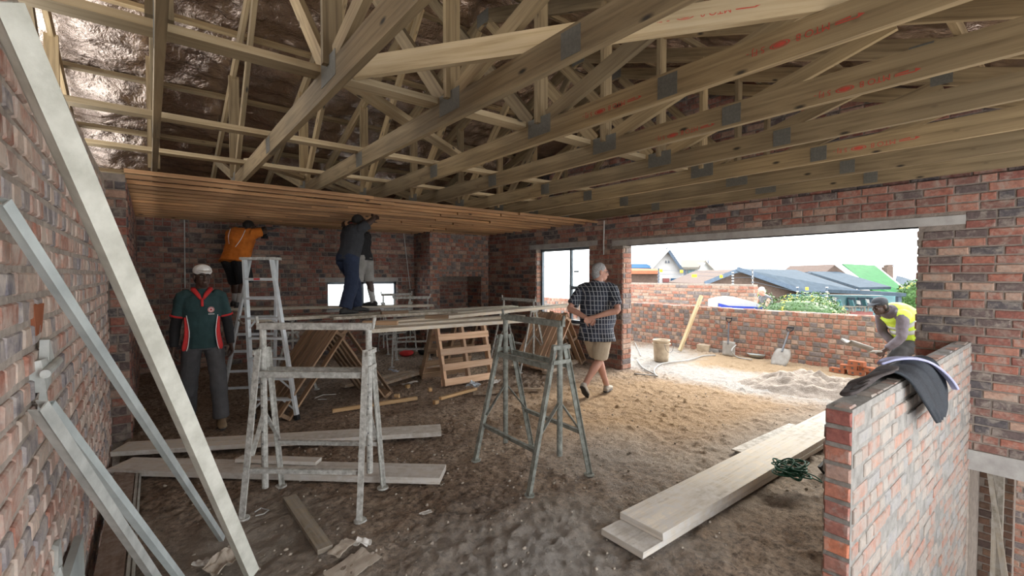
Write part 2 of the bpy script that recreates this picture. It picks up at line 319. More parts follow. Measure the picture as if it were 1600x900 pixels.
# ================================================================ brickwork
_bv = {}
def brick_geo(L, H, D, seed):
    r = random.Random(seed); j = lambda a: r.uniform(-a, a)
    c = .006; x, z = L/2, H/2; vs = []
    for (yy, k, jj) in ((-.012, 0, 0), (D-.006, 0, .0025), (D, c, .002)):
        for sx_, sz_ in ((-1, -1), (1, -1), (1, 1), (-1, 1)): vs.append(V((sx_*(x-k)+j(jj), yy+(j(.0018) if jj else 0), sz_*(z-k)+j(jj))))
    fs = [(i+4*a, (i+1) % 4+4*a, (i+1) % 4+4*a+4, i+4*a+4) for a in (0, 1) for i in range(4)]+[(8, 9, 10, 11)]
    return vs, fs
BL, BH, HL = .222, .074, .106
COURSE = .086
class Wall:
    def __init__(s, name, mb, mm, zs=.95, **props): s.zs = zs; s.name, s.mb, s.mm = name, mb, mm; s.core = MB(); s.c = []; s.props = props; s.root = None
    def face(s, org, u, v, n, L, H, holes=(), ph=.45, keep=None, course=COURSE, miss=0, mat=None, proud=.004):
        """bricks laid on the plane org + a*u + b*v, standing proud along n"""
        org, u, v, n = V(org), V(u), V(v), V(n); rows = int(H/course+.001)
        for k in range(rows):
            b0 = k*course+.006; a = -R.choice((0, .06, .115, .17))
            mode = R.random()
            while a < L:
                hd = R.random() < (ph if mode < .7 or ph > .8 else (1 if ph > .3 and mode < .85 else ph*.3))
                wd = HL if hd else BL; a0, a1 = max(a, 0), min(a+wd, L); a += wd+.011
                segs = [(a0, a1)]
                for (h0, h1, z0, z1) in holes:
                    if b0+BH*.6 > z0 and b0+BH*.4 < z1:
                        ns = []
                        for (x0, x1) in segs:
                            if x1 <= h0 or x0 >= h1: ns.append((x0, x1)); continue
                            if x0 < h0: ns.append((x0, h0))
                            if x1 > h1: ns.append((h1, x1))
                        segs = ns
                for (x0, x1) in segs:
                    if x1-x0 < .03: continue
                    p = org+u*((x0+x1)/2)+v*(b0+BH/2)
                    if keep and not keep(p): continue
                    if R.random() < miss: continue
                    s.c.append((p+n*R.uniform(-.003, .004), u, v, n, x1-x0, mat or s.mb, proud))
    def finish(s, limit=300):
        root = s.core.build(s.name, s.mm); s.root = root
        for k, vv in s.props.items(): root[k] = vv
        def score(c):
            x, y, d = proj(c[0])
            if d < .3 or not (-15 < x < 1615 and -15 < y < 915): return -1
            if (EYE-c[0]).dot(c[3]) <= 0: return -1
            return 1/d * math.sqrt(max((EYE-c[0]).normalized().dot(c[3]), .01))
        sc = sorted(((score(c), i) for i, c in enumerate(s.c)), reverse=True)
        top = {i for q, i in sc[:limit] if q > 0}; rest = {}
        for i, c in enumerate(s.c):
            p, u, v, n, wd, mt, pr = c; x = v.cross(n) if False else n.cross(v)
            ty = HL if wd < .15 else BL; tone = R.randrange(16); key = (ty, tone, mt, pr)
            if key not in _bv:
                g = brick_geo(ty, BH, .006+pr, tone*131+int(ty*1000)+len(mt)); m = MB(); m.add(*g, None, (tone*.0625+.02) % 1); _bv[key] = (m.mesh('brick', mt), g, (tone*.0625+.02) % 1)
            mat4 = Matrix((x, n, v)).transposed().to_4x4(); mat4.translation = p; mat4 = mat4 @ Matrix.Rotation(R.uniform(-.012, .012), 4, 'Y') @ Matrix.Rotation(R.uniform(-.02, .02), 4, 'Z')
            mat4 = mat4 @ Matrix.Diagonal(((wd-(1-s.zs)*.06)/ty, 1, s.zs, 1))
            if i in top:
                o = bpy.data.objects.new('brick', _bv[key][0]); COL.objects.link(o); o.parent = root; o.matrix_local = mat4
            else:
                g = _bv[key][1]; rest.setdefault(mt, MB()).add([mat4 @ q for q in g[0]], g[1], None, _bv[key][2])
        for mt, m in rest.items():
            o = m.build('brick', mt, root); o['kind'] = 'stuff'
        return root
X, Y, Z = V((1, 0, 0)), V((0, 1, 0)), V((0, 0, 1))
ST = dict(kind='structure')
def cbox(mb, x0, x1, y0, y1, z0, z1): mb.box(((x0+x1)/2, (y0+y1)/2, (z0+z1)/2), (x1-x0, y1-y0, z1-z0))
XL, XR, YB, ZT = -.31, 6.24, 9.5, 2.56
# left wall, beside the camera
W = Wall('wall_left', 'brick_pink', 'mortar_pink', .86, **ST)
cbox(W.core, XL-.23, XL, -1.2, 5.5, -.4, 2.46)
W.face((XL, -1.2, -.36), Y, Z, X, 6.7, 2.82, ph=.9, proud=.0025)
W.finish()
# unseen wall added behind the camera, its opening sized to shape the light
W = Wall('light_block_wall', 'brick_red', 'mortar_dark', **ST)
for a in ((XL, .0, -.4, 2.5), (6.0, XR, -2.8, 2.5), (.0, 6.0, -2.8, .02), (.0, 6.0, 2.42, 2.5)): cbox(W.core, a[0], a[1], -1.45, -1.22, a[2], a[3])
W.face((XL, -1.22, 0), X, Z, Y, XR-XL, 2.5, [(.0-XL, 6.0-XL, 0, 2.42)], ph=.3)
W.finish(0)
# left wall behind the pier
W = Wall('wall_left_rear', 'brick_red', 'mortar_dark', **ST)
cbox(W.core, -.56, -.17, 5.72, YB+.23, -.5, ZT); cbox(W.core, -.56, -.42, 5.45, 5.72, -.5, ZT)
W.face((-.54, 5.72, 0), X, Z, -Y, .37, 2.5, ph=.2); W.face((-.17, 5.72, 0), Y, Z, X, 3.78, 2.5, ph=.4)
W.finish()
# back wall with the low window
wx0, wx1, wz0, wz1 = 2.78, 4.30, .89, 1.46
W = Wall('wall_back', 'brick_red', 'mortar_dark', **ST)
for a in ((-.17, wx0, -.1, ZT+.15), (wx1, XR+.23, -.1, ZT+.15), (wx0, wx1, -.1, wz0), (wx0, wx1, wz1, ZT+.15)): cbox(W.core, a[0], a[1], YB, YB+.23, a[2], a[3])
W.face((-.17, YB, 0), X, Z, -Y, 4.9, 2.66, [(wx0+.17, wx1+.17, wz0, wz1+.1)], ph=.5)
W.face((wx0, YB, wz0), Y, Z, X, .23, .57, ph=.2); W.face((wx1, YB, wz0), Y, Z, -X, .23, .57, ph=.2)
root = W.finish()
m = MB(); cbox(m, wx0-.2, wx1+.25, YB-.006, YB+.2, wz1, wz1+.09); m.build('lintel', 'concrete', root)
m = MB(); cbox(m, wx0-.02, wx1+.02, YB-.03, YB+.2, wz0-.04, wz0); m.build('sill', 'concrete', root)
# chimney breast and firebox
cx0, cy = 4.70, 8.76; fx0, fx1, fz0, fz1 = 4.93, 6.03, .34, 1.57
W = Wall('chimney_breast', 'brick_red', 'mortar_dark', **ST)
for a in ((cx0, fx0, 0, 2.66), (fx1, XR, 0, 2.66), (fx0, fx1, 0, fz0), (fx0, fx1, fz1, 2.66)): cbox(W.core, a[0], a[1], cy, YB, a[2], a[3])
cbox(W.core, fx0, fx1, YB-.15, YB, fz0, fz1)
W.face((cx0, cy, 0), X, Z, -Y, XR-cx0, 2.66, [(fx0-cx0, fx1-cx0, fz0, fz1+.11)], ph=.95, mat='brick_out')
W.face((cx0, cy, 0), Y, Z, -X, YB-cy, 2.66, ph=.5)
W.face((fx0, YB-.15, fz0), X, Z, -Y, fx1-fx0, 1.2, ph=.7); W.face((fx1, cy, fz0), Y, Z, -X, .58, 1.2, ph=.3); W.face((fx0, cy, fz0), Y, Z, X, .58, 1.2, ph=.3)
W.face((fx0-.02, cy, fz1+.11), Z*-1, X, -Y, .11, fx1-fx0+.04, ph=1, mat='brick_out', proud=.007)
W.finish()
# right wall: doorway to the terrace and the tall window
dy0, dy1, dz = 1.10, 4.87, 2.10; vy0, vy1, vz0, vz1 = 5.62, 7.07, .69, 2.13
W = Wall('wall_right', 'brick_red', 'mortar_dark', **ST)
for a in ((-1.2, dy0, -.1, ZT), (dy1, vy0, -.1, ZT), (vy1, YB, -.1, ZT), (dy0, dy1, dz, ZT), (vy0, vy1, -.1, vz0), (vy0, vy1, vz1, ZT)): cbox(W.core, XR, XR+.23, *a)
W.face((XR, -1.2, -.1), Y, Z, -X, YB+1.2, 2.68, [(dy0+1.2, dy1+1.2, 0, dz+.1), (vy0+1.2, vy1+1.2, vz0+.1, vz1+.19), (.75+1.2, 5.1+1.2, dz+.1, dz+.19), (5.42+1.2, 7.27+1.2, vz1+.1, vz1+.19)], ph=.3, proud=.005)
W.face((XR+.004, dy1, .0), X, Z, -Y, .225, 2.1, ph=.15, mat='brick_out'); W.face((XR+.004, dy0, 0), X, Z, Y, .225, 2.1, ph=.15, mat='brick_out')
W.face((XR+.004, vy1, vz0), X, Z, -Y, .225, 1.44, ph=.15, mat='brick_out'); W.face((XR+.004, vy0, vz0), X, Z, Y, .225, 1.44, ph=.15, mat='brick_out')
root = W.finish()
for (a, b, z) in ((.75, 5.1, dz), (5.42, 7.27, vz1)):
    m = MB(); cbox(m, XR-.008, XR+.22, a, b, z, z+.09); m.build('lintel', 'concrete', root)
m = MB(); cbox(m, XR-.01, XR+.26, -1.2, .69, -.29, -.1); m.build('lintel', 'concrete', root)
m = MB(); cbox(m, XR-.02, XR+.26, vy0, vy1, vz0-.03, vz0); m.build('sill', 'concrete', root)
# gable above the right wall
def roofz(y): return 3.06+.35*(y if y < 4.25 else 8.5-y)
W = Wall('wall_gable', 'brick_red', 'mortar_dark', **ST)
W.core.prism([(XR+.04, -1.2, ZT), (XR+.04, YB+.2, ZT), (XR+.04, YB+.2, roofz(YB+.2)+.16), (XR+.04, 4.25, roofz(4.25)+.16), (XR+.04, -1.2, roofz(-1.2)+.16)], (.19, 0, 0))
W.face((XR+.04, -1.2, ZT), Y, Z, -X, YB+1.3, 2.1, ph=.3, keep=lambda p: p.z < roofz(p.y)+.02)
W.finish()
# balustrade wall round the stair well
bx, by0, by1, bz = 2.64, .69, .80, .95
W = Wall('wall_balustrade', 'brick_grey', 'mortar_grey', .92, **ST)
cbox(W.core, bx, XR, by0, by1, -2.8, bz)
BC = .0925
W.face((bx+.02, by0, -2.8+.03), X, Z, -Y, XR-bx-.02, 3.75, ph=.4, miss=.16, proud=.001, course=BC)
W.face((bx, by0, bz), X, Y, Z, XR-bx, .1, ph=.9, miss=.25, proud=.002)
W.face((bx, by1, 0), X, Z, Y, XR-bx, bz, ph=.4, miss=.05)
for k in range(40):                       # tidy brick ends at the free end
    z = bz-.048-k*BC
    if z < -2.7: break
    W.c.append((V((bx+.004, (by0+by1)/2, z)), Y, Z, -X, .112, 'brick_end', .012+R.uniform(-.003, .004)))
W.finish()
# terrace wall and neighbour's garden wall
W = Wall('wall_terrace', 'brick_out', 'mortar_out', **ST)
cbox(W.core, 9.25, 9.47, .75, 10.5, -.1, .92); cbox(W.core, 9.25, 9.47, -3, .75, -3, .92)
W.face((9.25, -3, -.02), Y, Z, -X, 13.4, .95, ph=.97); W.face((9.25, .0, .92), Y, X, Z, 10.4, .2, ph=.1, miss=.1)
W.face((9.25, -3, -3), Y, Z, -X, 3.75, 2.9, ph=.2)
W.finish()
W = Wall('wall_garden', 'brick_out', 'mortar_out', **ST)
cbox(W.core, 11.5, 11.72, 5.05, 10.6, -1.5, 1.37)
W.face((11.5, 5.05, .3), Y, Z, -X, 5.5, 1.07, ph=.1); W.face((11.5, 5.05, .3), X, Z, -Y, .22, 1.07, ph=.1)
W.finish()
# lower storey seen through the stair well
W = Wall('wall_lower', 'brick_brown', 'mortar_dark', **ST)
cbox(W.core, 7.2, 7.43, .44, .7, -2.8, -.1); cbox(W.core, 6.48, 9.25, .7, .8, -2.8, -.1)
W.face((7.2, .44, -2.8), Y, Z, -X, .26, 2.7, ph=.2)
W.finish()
m = MB(); cbox(m, 2.5, 12, -3, .8, -2.9, -2.8); m.build('floor_lower', 'concrete', None, kind='structure')
m = MB(); cbox(m, 6.48, 8.4, -3, .79, -.28, -.1); m.build('shade_slab', 'concrete', None, kind='structure')  # slab added to throw shade over the lower passage
# ---------------------------------------------------------------- earth floor with real relief
def fz(x, y):
    p = V((x, y, 0))
    h = .010*noise.fractal(p*1.1, 1.0, 2.0, 2) + .017*noise.fractal(p*6, .7, 2.1, 5)
    c = noise.noise(p*14+V((3, 9, 1))); m_ = max(0, noise.noise(p*.8+V((7, 2, 5)))+.35)
    return h + .06*max(0, c-.08)*m_ + .022*max(0, noise.noise(p*21)-.08)*(.4+m_) + .012*abs(noise.noise(p*33)) - .010
def floor():
    st = .021; xs = np.arange(-.235, 9.26, st); ys = np.arange(-2.5, 10.3, st); nx, ny = len(xs), len(ys)
    vs = []; 
    for y in ys:
        far = y > 8 
        for x in xs: vs.append((x, y, fz(x, y)))
    fs = []
    for j in range(ny-1):
        for i in range(nx-1):
            if xs[i] > 2.6 and ys[j] < .70: continue
            a = j*nx+i; fs.append((a, a+1, a+1+nx, a+nx))
    me = bpy.data.meshes.new('floor'); me.from_pydata(vs, [], fs); me.update()
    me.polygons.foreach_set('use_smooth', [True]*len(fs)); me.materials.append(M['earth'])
    o = bpy.data.objects.new('floor', me); COL.objects.link(o); o['kind'] = 'structure'
    m = MB(); cbox(m, -.235, 2.62, -2.5, .70, -.3, -.05); cbox(m, -.235, XR+.23, .70, 9.6, -.3, -.05); cbox(m, XR+.23, 9.25, .80, 10.3, -.3, -.05); m.build('slab', 'concrete', o)
    m = MB(); cbox(m, -.32, -.20, -2.5, 5.8, -.42, -.36); m.build('recess_shade', 'void', o)
    return o
FLOOR = floor()
m = MB(); rr = random.Random(3)
for k in range(900):
    x, y = rr.uniform(-.1, 6), rr.uniform(1.2, 6.5)
    if rr.random() < .5: x, y = rr.uniform(0, 3), rr.uniform(1.3, 4.5)
    if x > 2.6 and y < .8: continue
    s_ = rr.choice((.004, .006, .008, .012)); m.ell((x, y, fz(x, y)+s_*.3), (s_*rr.uniform(.7, 1.6), s_, s_*.7), None, 5)
m.build('rubble', 'rubble', FLOOR, True)['kind'] = 'stuff'

# ================================================================ roof: foil, purlins, battens
def foil():
    m_x, s_ = np.arange(-2.3, XR+.26, .045), np.arange(0, 1.0001, 1/140.)
    vs, fs = [], []; nx = len(m_x)
    path = [(-1.5+5.75*t*1.0, 0) for t in s_] + [(4.25+5.5*t, 1) for t in s_[1:]]
    for (y, side) in path:
        base = roofz(y)+.105; ph_ = (y+1.5) % 1.0
        sag = -.045*math.sin(math.pi*ph_)
        for x in m_x:
            p = V((x*1.0, y*1.4, 0)); d = .07*noise.fractal(p*1.5, .8, 2.1, 5)+.02*abs(noise.noise(V((x*2, y*9, 3))))
            vs.append((x, y, base+sag+d))
    for j in range(len(path)-1):
        for i in range(nx-1): a = j*nx+i; fs.append((a, a+1, a+1+nx, a+nx))
    me = bpy.data.meshes.new('ceiling'); me.from_pydata(vs, [], fs); me.update(); me.polygons.foreach_set('use_smooth', [True]*len(fs)); me.materials.append(M['foil'])
    o = bpy.data.objects.new('ceiling', me); COL.objects.link(o); o['kind'] = 'structure'; return o
CEIL = foil()
for k in range(12):
    y = -1.4+k*1.0; m = MB(); m.beam((-2.3, y, roofz(y)+.045), (XR, y, roofz(y)+.045), .05, .05, (0, -.33 if y < 4.25 else .33, 1)); m.build('purlin', 'truss', CEIL)
rb = random.Random(5)
for k in range(14):
    y = 5.42+.3*k; cut = [-.17, rb.uniform(1.4, 2.6), rb.uniform(3.4, 4.8), XR-.02]
    for i in range(3):
        a, b = cut[i], cut[i+1]; yo = y+(.042 if i == 1 else 0)
        m = MB(); m.beam((a-(.15 if i == 1 else 0), yo, 2.541+rb.uniform(-.003, .002)), (b+(.15 if i == 1 else 0), yo+rb.uniform(-.02, .02), 2.541), .038, .038); m.build('batten', 'batten', CEIL)
# ================================================================ roof trusses
def text_mb(txt, size):
    cu = bpy.data.curves.new('t', 'FONT'); cu.body = txt; cu.size = size; cu.align_x = 'LEFT'
    o = bpy.data.objects.new('t', cu); COL.objects.link(o); dg = bpy.context.evaluated_depsgraph_get(); me = bpy.data.meshes.new_from_object(o.evaluated_get(dg))
    r = ([v.co.copy() for v in me.vertices], [tuple(p.vertices) for p in me.polygons]); bpy.data.objects.remove(o); bpy.data.curves.remove(cu); bpy.data.meshes.remove(me); return r
def stamp_mesh():
    m = MB(); x = 0; KS = .78
    m.add([(0, .018, 0), (.03, .006, 0), (.03, .03, 0)], [(0, 1, 2)]); m.add([(.03, .024, 0), (.13, .02, 0), (.13, .028, 0), (.03, .03, 0)], [(0, 1, 2, 3)]); m.add([(.06, .006, 0), (.13, .012, 0), (.13, .016, 0), (.06, .016, 0)], [(0, 1, 2, 3)])
    v, f = text_mb('MTO 8', .056); m.add([p+V((.15, 0, 0)) for p in v], f)
    c = V((.40, .02, 0)); n = 20
    for r0, r1 in ((.055, .045), (.036, .0)):
        vs = [c+V((math.cos(2*math.pi*k/n)*r0, math.sin(2*math.pi*k/n)*r0*.36, 0)) for k in range(n)]+[c+V((math.cos(2*math.pi*k/n)*r1, math.sin(2*math.pi*k/n)*r1*.36, 0)) for k in range(n)]
        m.add(vs, [(k, (k+1) % n, (k+1) % n+n, k+n) for k in range(n)])
    v, f = text_mb('5 FJ -', .052); m.add([p+V((.48, 0, 0)) for p in v], f)
    m.v = [(p[0]*KS, p[1]*KS, p[2]) for p in m.v]
    return m.mesh('stamp', 'red', fix=False)
STAMP = stamp_mesh()
def put_stamp(parent, loc, ang=0):
    o = bpy.data.objects.new('stamp', STAMP); COL.objects.link(o); o.parent = parent
    b = Matrix(((0, 0, -1), (1, 0, 0), (0, -1, 0))).to_4x4(); b.translation = V(loc); o.matrix_local = b @ Matrix.Rotation(ang, 4, 'Z'); o['label'] = 'red stamped lettering'
TW = .038
def tparts():
    P = []
    def piece(name, a, b, h, lift=0):
        m = MB(); m.beam((0, a[0], a[1]), (0, b[0], b[1]), TW, h, (0, 0, 1)); P.append((name, m.mesh(name, 'truss')))
    piece('bottom_chord', (-1.35, 2.635), (4.07, 2.635), .15); piece('bottom_chord', (4.072, 2.635), (9.85, 2.635), .15)
    tz = lambda y: 2.99+.35*(y if y < 4.25 else 8.5-y)
    piece('top_chord', (-1.5, tz(-1.5)), (4.25, tz(4.25)), .14); piece('top_chord', (4.25, tz(4.25)), (10, tz(10)), .14)
    piece('web', (2.5, 2.7), (2.5, tz(2.5)-.04), .1); piece('web', (6.0, 2.7), (6.0, tz(6.0)-.04), .1)
    piece('web', (2.42, 2.73), (.80, tz(.8)-.06), .1); piece('web', (2.6, 2.73), (4.15, tz(4.15)-.07), .1)
    piece('web', (6.08, 2.73), (7.7, tz(7.7)-.06), .1); piece('web', (5.9, 2.73), (4.35, tz(4.35)-.07), .1)
    piece('web', (.8, 2.7), (.8, tz(.8)-.04), .09) if False else None
    for (y, z, l, h) in ((2.5, 2.68, .24, .13), (6.0, 2.68, .24, .13), (4.07, 2.635, .14, .12), (1.45, 2.635, .12, .12), (4.25, 4.46, .22, .14), (.8, 3.25, .14, .1), (7.7, 3.25, .14, .1)):
        m = MB(); m.box((-TW/2-.001, y, z), (.002, l, h)); m.box((TW/2+.001, y, z), (.002, l, h)); P.append(('nail_plate', m.mesh('nail_plate', 'plate')))
    return P
TP = tparts(); TR = {}
for x, lab in ((-1.42, 'roof truss farthest left, outside the near left brick wall'), (-.68, 'roof truss just outside the top of the near left brick wall'),
    (.05, 'steep leftmost roof truss inside the room, over the leaning steel beam'), (.77, 'second roof truss from the left inside the room, above the stepladder'),
    (1.5, 'third roof truss from left, large dark grain streak on its chord'), (2.25, 'fourth roof truss from left with big upside-down red stamp near picture top'),
    (2.97, 'fifth roof truss from left, red stamps, chord below the big-stamped one'), (3.75, 'sixth roof truss from left, third from the right brick gable'),
    (4.5, 'seventh roof truss from left, spanning over middle of terrace opening'), (5.25, 'roof truss second from the right brick wall'), (6.0, 'roof truss tight against the right brick wall, lowest in the picture')):
    t = thing('roof_truss', lab, 'roof truss', (x, 0, 0), 0, 'timber roof trusses'); TR[x] = t
    for nm, me in TP:
        o = bpy.data.objects.new(nm, me); COL.objects.link(o); o.parent = t
        if nm == 'nail_plate': o['label'] = 'grey steel nail plate'
def stamp_at(x, px, py):
    p = onx(px, py, x-TW/2-.002); put_stamp(TR[x], (-TW/2-.0025, p.y, p.z))
stamp_at(2.25, 1352, 14); stamp_at(2.25, 1003, 146); stamp_at(2.97, 1440, 102); stamp_at(2.97, 1117, 190); stamp_at(3.75, 1438, 210)
ZR = 2.731
def board_thing(name, label, cat, p0, p1, wd, h, mt, up=(0, 0, 1), group=None, jit=.002):
    m = MB(); m.beam(p0, p1, wd, h, up, jit); o = m.build(name, mt); based(o); return tag(o, label, cat, group)
g_ = 'bracing boards on the truss chords'
board_thing('bracing_board', 'pale bracing board across the trusses, nearest the camera', 'timber', (-2.2, 2.68, ZR), (6.2, 2.72, ZR), .114, .038, 'runner', group=g_)
board_thing('bracing_board', 'bracing board across the trusses midway, second from the camera', 'timber', (-2.2, 4.12, ZR), (6.2, 4.15, ZR), .1, .038, 'runner', group=g_)
board_thing('bracing_board', 'bracing board across the trusses just in front of the first ceiling batten', 'timber', (-2.2, 5.3, ZR), (6.2, 5.3, ZR), .1, .038, 'runner', group=g_)
br = board_thing('diagonal_brace', 'long diagonal brace board rising to upper right with red stamp', 'timber', (.93, 2.62, ZR+.04), (2.9, -.2, ZR+.04), .04, .114, 'runner', group=g_)
o = bpy.data.objects.new('stamp', STAMP); COL.objects.link(o); o.parent = br; o['label'] = 'red stamped lettering'
d = V((-1.97, 2.82, 0)).normalized(); n_ = V((-d.y, d.x, 0)); n_ = n_ if n_.x < 0 else -n_
c_ = V((2.12, .92, ZR+.06)) + n_*.0225 - br.location
mm = Matrix((d, V((0, 0, -1)), d.cross(V((0, 0, -1))))).transposed().to_4x4(); mm.translation = c_; o.matrix_local = mm
board_thing('diagonal_brace', 'diagonal brace board running away to lower right above the trusses', 'timber', (.86, 2.75, ZR+.045), (3.6, 4.75, ZR+.045), .1, .038, 'runner', group=g_)
board_thing('diagonal_brace', 'short diagonal brace board behind the second truss above the battens', 'timber', (.8, 5.35, ZR+.045), (2.6, 6.9, ZR+.045), .1, .038, 'runner', group=g_)
# ================================================================ windows
def window(name, org, u, n, Wd, H, mull, trans=None):
    """org = lower corner, u along, n inward normal"""
    org, u, n = V(org), V(u), V(n); m = MB(); b = .05
    def bar(a0, z0, a1, z1): m.beam(org+u*a0+Z*z0, org+u*a1+Z*z1, .05, b, n if abs((u*(a1-a0)+Z*(z1-z0)).normalized().dot(n)) < .9 else Z)
    bar(0, b/2, Wd, b/2); bar(0, H-b/2, Wd, H-b/2); bar(b/2, 0, b/2, H); bar(Wd-b/2, 0, Wd-b/2, H)
    for q in mull: bar(q, 0, q, H)
    root = m.build(name, 'frame', None, kind='structure')
    if trans:
        a0, a1, z = trans; m = MB(); m.beam(org+u*a0+Z*z, org+u*a1+Z*z, .06, .09, n); m.build('transom', 'frame', root)
    ed = [b]+list(mull)+[Wd-b]
    for a, c in zip(ed[:-1], ed[1:]):
        m = MB(); m.beam(org+u*(a+.0)+Z*(H/2)+n*.0, org+u*c+Z*(H/2), .006, H-2*b, Z); m.build('pane', 'glass_clear', root)
    return root
window('window_1', (XR+.15, vy1, vz0), -Y, -X, vy1-vy0, vz1-vz0, [.86], (.86, 1.45, .67))
r_ = window('window_2', (wx0, YB+.12, wz0), X, -Y, wx1-wx0, wz1-wz0, [.76])
# window stay on the small casement
m = MB(); m.box((XR+.12, vy1-1.02, vz0+.98), (.02, .12, .03)); m.build('stay', 'frame', bpy.data.objects['window_1'])
# ================================================================ trestles
TR_ = .022
def trestle(name, label, a, b, zb=1.25, spread=.56, mt='splat', group='steel builders trestles', cap=True):
    far = min(a[1], b[1]) > 5; sc = .7 if far else 1.0
    a, b = V((*a, 0)), V((*b, 0)); c = (a+b)/2; t = thing(name, label, 'trestle', c, 0, group)
    ax_ = (b-a).normalized(); pr = V((-ax_.y, ax_.x, 0)); tops = []
    def P(m, nm, par=t, **k): return m.build(nm, mt, par, **k)
    zl = zb-.16
    for e, s_ in ((a-c, -1), (b-c, 1)):
        for q in (-1, 1):
            f0 = e+pr*(q*spread/2)+ax_*s_*.015; f1 = e+pr*(q*.045)+Z*zl
            m = MB(); m.beam(f0+Z*.004, f1, .042*sc, .006, ax_); m.beam(f0+Z*.004+pr*q*.018*sc, f1+pr*q*.018*sc, .006, .04*sc, ax_); lg = P(m, 'leg')
            m = MB(); m.loft([f0+Z*.0, f0+Z*.012], [.042, .04], n=14); P(m, 'foot', lg)
            m = MB(); k0 = .36; k1 = .50; m.beam(f0.lerp(f1, k0)+ax_*s_*-.02, (e+Z*(zl*k1+.1)), .006, .03, ax_); P(m, 'brace')
        m = MB(); m.tube([e+Z*(.10+(.12 if s_ > 0 else 0)), e+Z*(zb-.02)], TR_*sc, 10); po = P(m, 'post')
        m = MB()
        for k in range(9): m = MB(); m.ell(e+Z*(.25+k*.085)-pr*.0215, (.004, .004, .006), None, 6); m.build('pin_hole', 'steel_dark', po)
        for zz in (zl-.02, zl-.13):
            m = MB(); m.beam(e-pr*.085+Z*zz+ax_*s_*.02, e+pr*.085+Z*zz+ax_*s_*.02, .012, .03); P(m, 'clamp')
        m = MB(); m.tube([e+Z*(zb-.02)+ax_*s_*.03, e+Z*(zb+.06)+ax_*s_*.045], .011, 8); P(m, 'stop')
    A, B = a-c, b-c
    m = MB(); m.beam(A+Z*(zb-.02), B+Z*(zb-.02), .05, .008, ext=.06)
    for q in (-1, 1): m.beam(A+Z*(zb-.005)+pr*q*.024, B+Z*(zb-.005)+pr*q*.024, .005, .045, ext=.06)
    P(m, 'top_bar')
    for q in (-1, 1):
        k = (zb-.33)/zl; off = spread/2*(1-k)+.045*k; m = MB(); m.beam(A+pr*q*off+Z*(zb-.33), B+pr*q*off+Z*(zb-.33), .006, .042); m.beam(A+pr*q*off+Z*(zb-.31), B+pr*q*off+Z*(zb-.31), .03, .006); P(m, 'middle_bar')
        k = (.30 if q < 0 else .36)/zl; off = spread/2*(1-k)+.045*k; m = MB(); m.beam(A+pr*q*off+Z*(zl*k), B+pr*q*off+Z*(zl*k), .006, .034); m.beam(A+pr*q*off+Z*(zl*k+.015), B+pr*q*off+Z*(zl*k+.015), .03, .005); P(m, 'lower_bar')
    return t
trestle('trestle', 'near cement-splattered white trestle standing across the long boards, left', (.61, 3.575), (1.18, 3.09), 1.25, .46)
trestle('trestle', 'near grey-green steel trestle standing clear on the earth floor, right', (2.47, 3.21), (2.43, 2.48), 1.235, .60, 'splat_green')
trestle('trestle', 'distant trestle under the plank in front of the low window', (3.45, 7.75), (3.95, 7.45), 1.2, .7)
trestle('trestle', 'distant trestle under right plank ends beside the tall window', (5.0, 6.55), (5.02, 5.75), 1.18, .62)
trestle('trestle', 'distant trestle under the planks behind the stepladder', (1.55, 8.35), (1.5, 6.7), 1.0, .6)
trestle('trestle', 'small distant trestle silhouetted at right edge of low window', (3.75, 9.0), (4.35, 9.0), 1.2, .5)
# ================================================================ working planks
def plank(label, a, b, w_=.225, t_=.038, mt='plank', name='scaffold_plank', grp='planks of the working platform'):
    return board_thing(name, label, 'plank', a, b, w_, t_, mt, (0, 0, 1), grp, .003)
ZP = 1.03
plank('pale scaffold plank the two ceiling workers stand on', (.95, 6.62, ZP), (5.15, 6.42, ZP))
plank('farthest scaffold plank, slanting toward the chimney breast', (.55, 8.72, ZP+.03), (3.95, 7.25, ZP+.03), .22)
plank('scaffold plank lying against front edge of the workers plank', (1.9, 6.30, ZP-.005), (5.1, 6.12, ZP-.005), .2)
plank('long scaffold plank reaching the tall window at right', (2.05, 5.25, ZP+.0), (5.95, 5.62, ZP+.055), .225)
plank('lowest front scaffold plank above the upright pallet', (1.8, 4.72, ZP-.012), (4.05, 4.5, ZP-.012), .225)
plank('second scaffold plank from the front, beside the lowest one', (1.95, 4.97, ZP), (4.0, 4.85, ZP), .2)
plank('scaffold plank end poking out toward the tall window', (3.6, 5.95, ZP+.0), (5.75, 5.9, ZP+.02), .2)
for lab, p, q in (('brown timber block lying on the front planks near splattered trestle', (1.83, 4.95, ZP+.045), (2.12, 4.70, ZP+.045)), ('small brown block on the platform planks above the upright pallet', (2.72, 5.2, ZP+.045), (2.95, 5.02, ZP+.045)), ('thin brown strip on the platform below the workers feet', (2.55, 6.2, ZP+.035), (2.95, 6.18, ZP+.035))):
    board_thing('timber_block', lab, 'timber', p, q, .06, .045, 'pallet_brown', group='blocks on the platform')
# ================================================================ pallets
def pallet(label, o_, u, v, L, Wd, mt, ns=6, name='pallet'):
    """o_ corner at floor, u = slat direction, v = across; slats laid along u spaced over v"""
    o_, u, v = V(o_), V(u).normalized(), V(v).normalized(); n = u.cross(v).normalized(); t = thing(name, label, 'pallet', o_, 0, 'wooden pallets')
    sw = .095
    for side, k_ in ((1, ns), (-1, 3)):
        for i in range(k_):
            p = v*(sw/2+(Wd-sw)*i/(k_-1))+n*side*.058; m = MB(); m.beam(p, p+u*L, sw, .018, n, .002); m.build('slat', mt, t)
    for i in range(3):
        p = u*(.03+(L-.06)*i/2); m = MB(); m.beam(p, p+v*Wd, .04, .095, n, .002); m.build('bearer', mt, t)
    return t
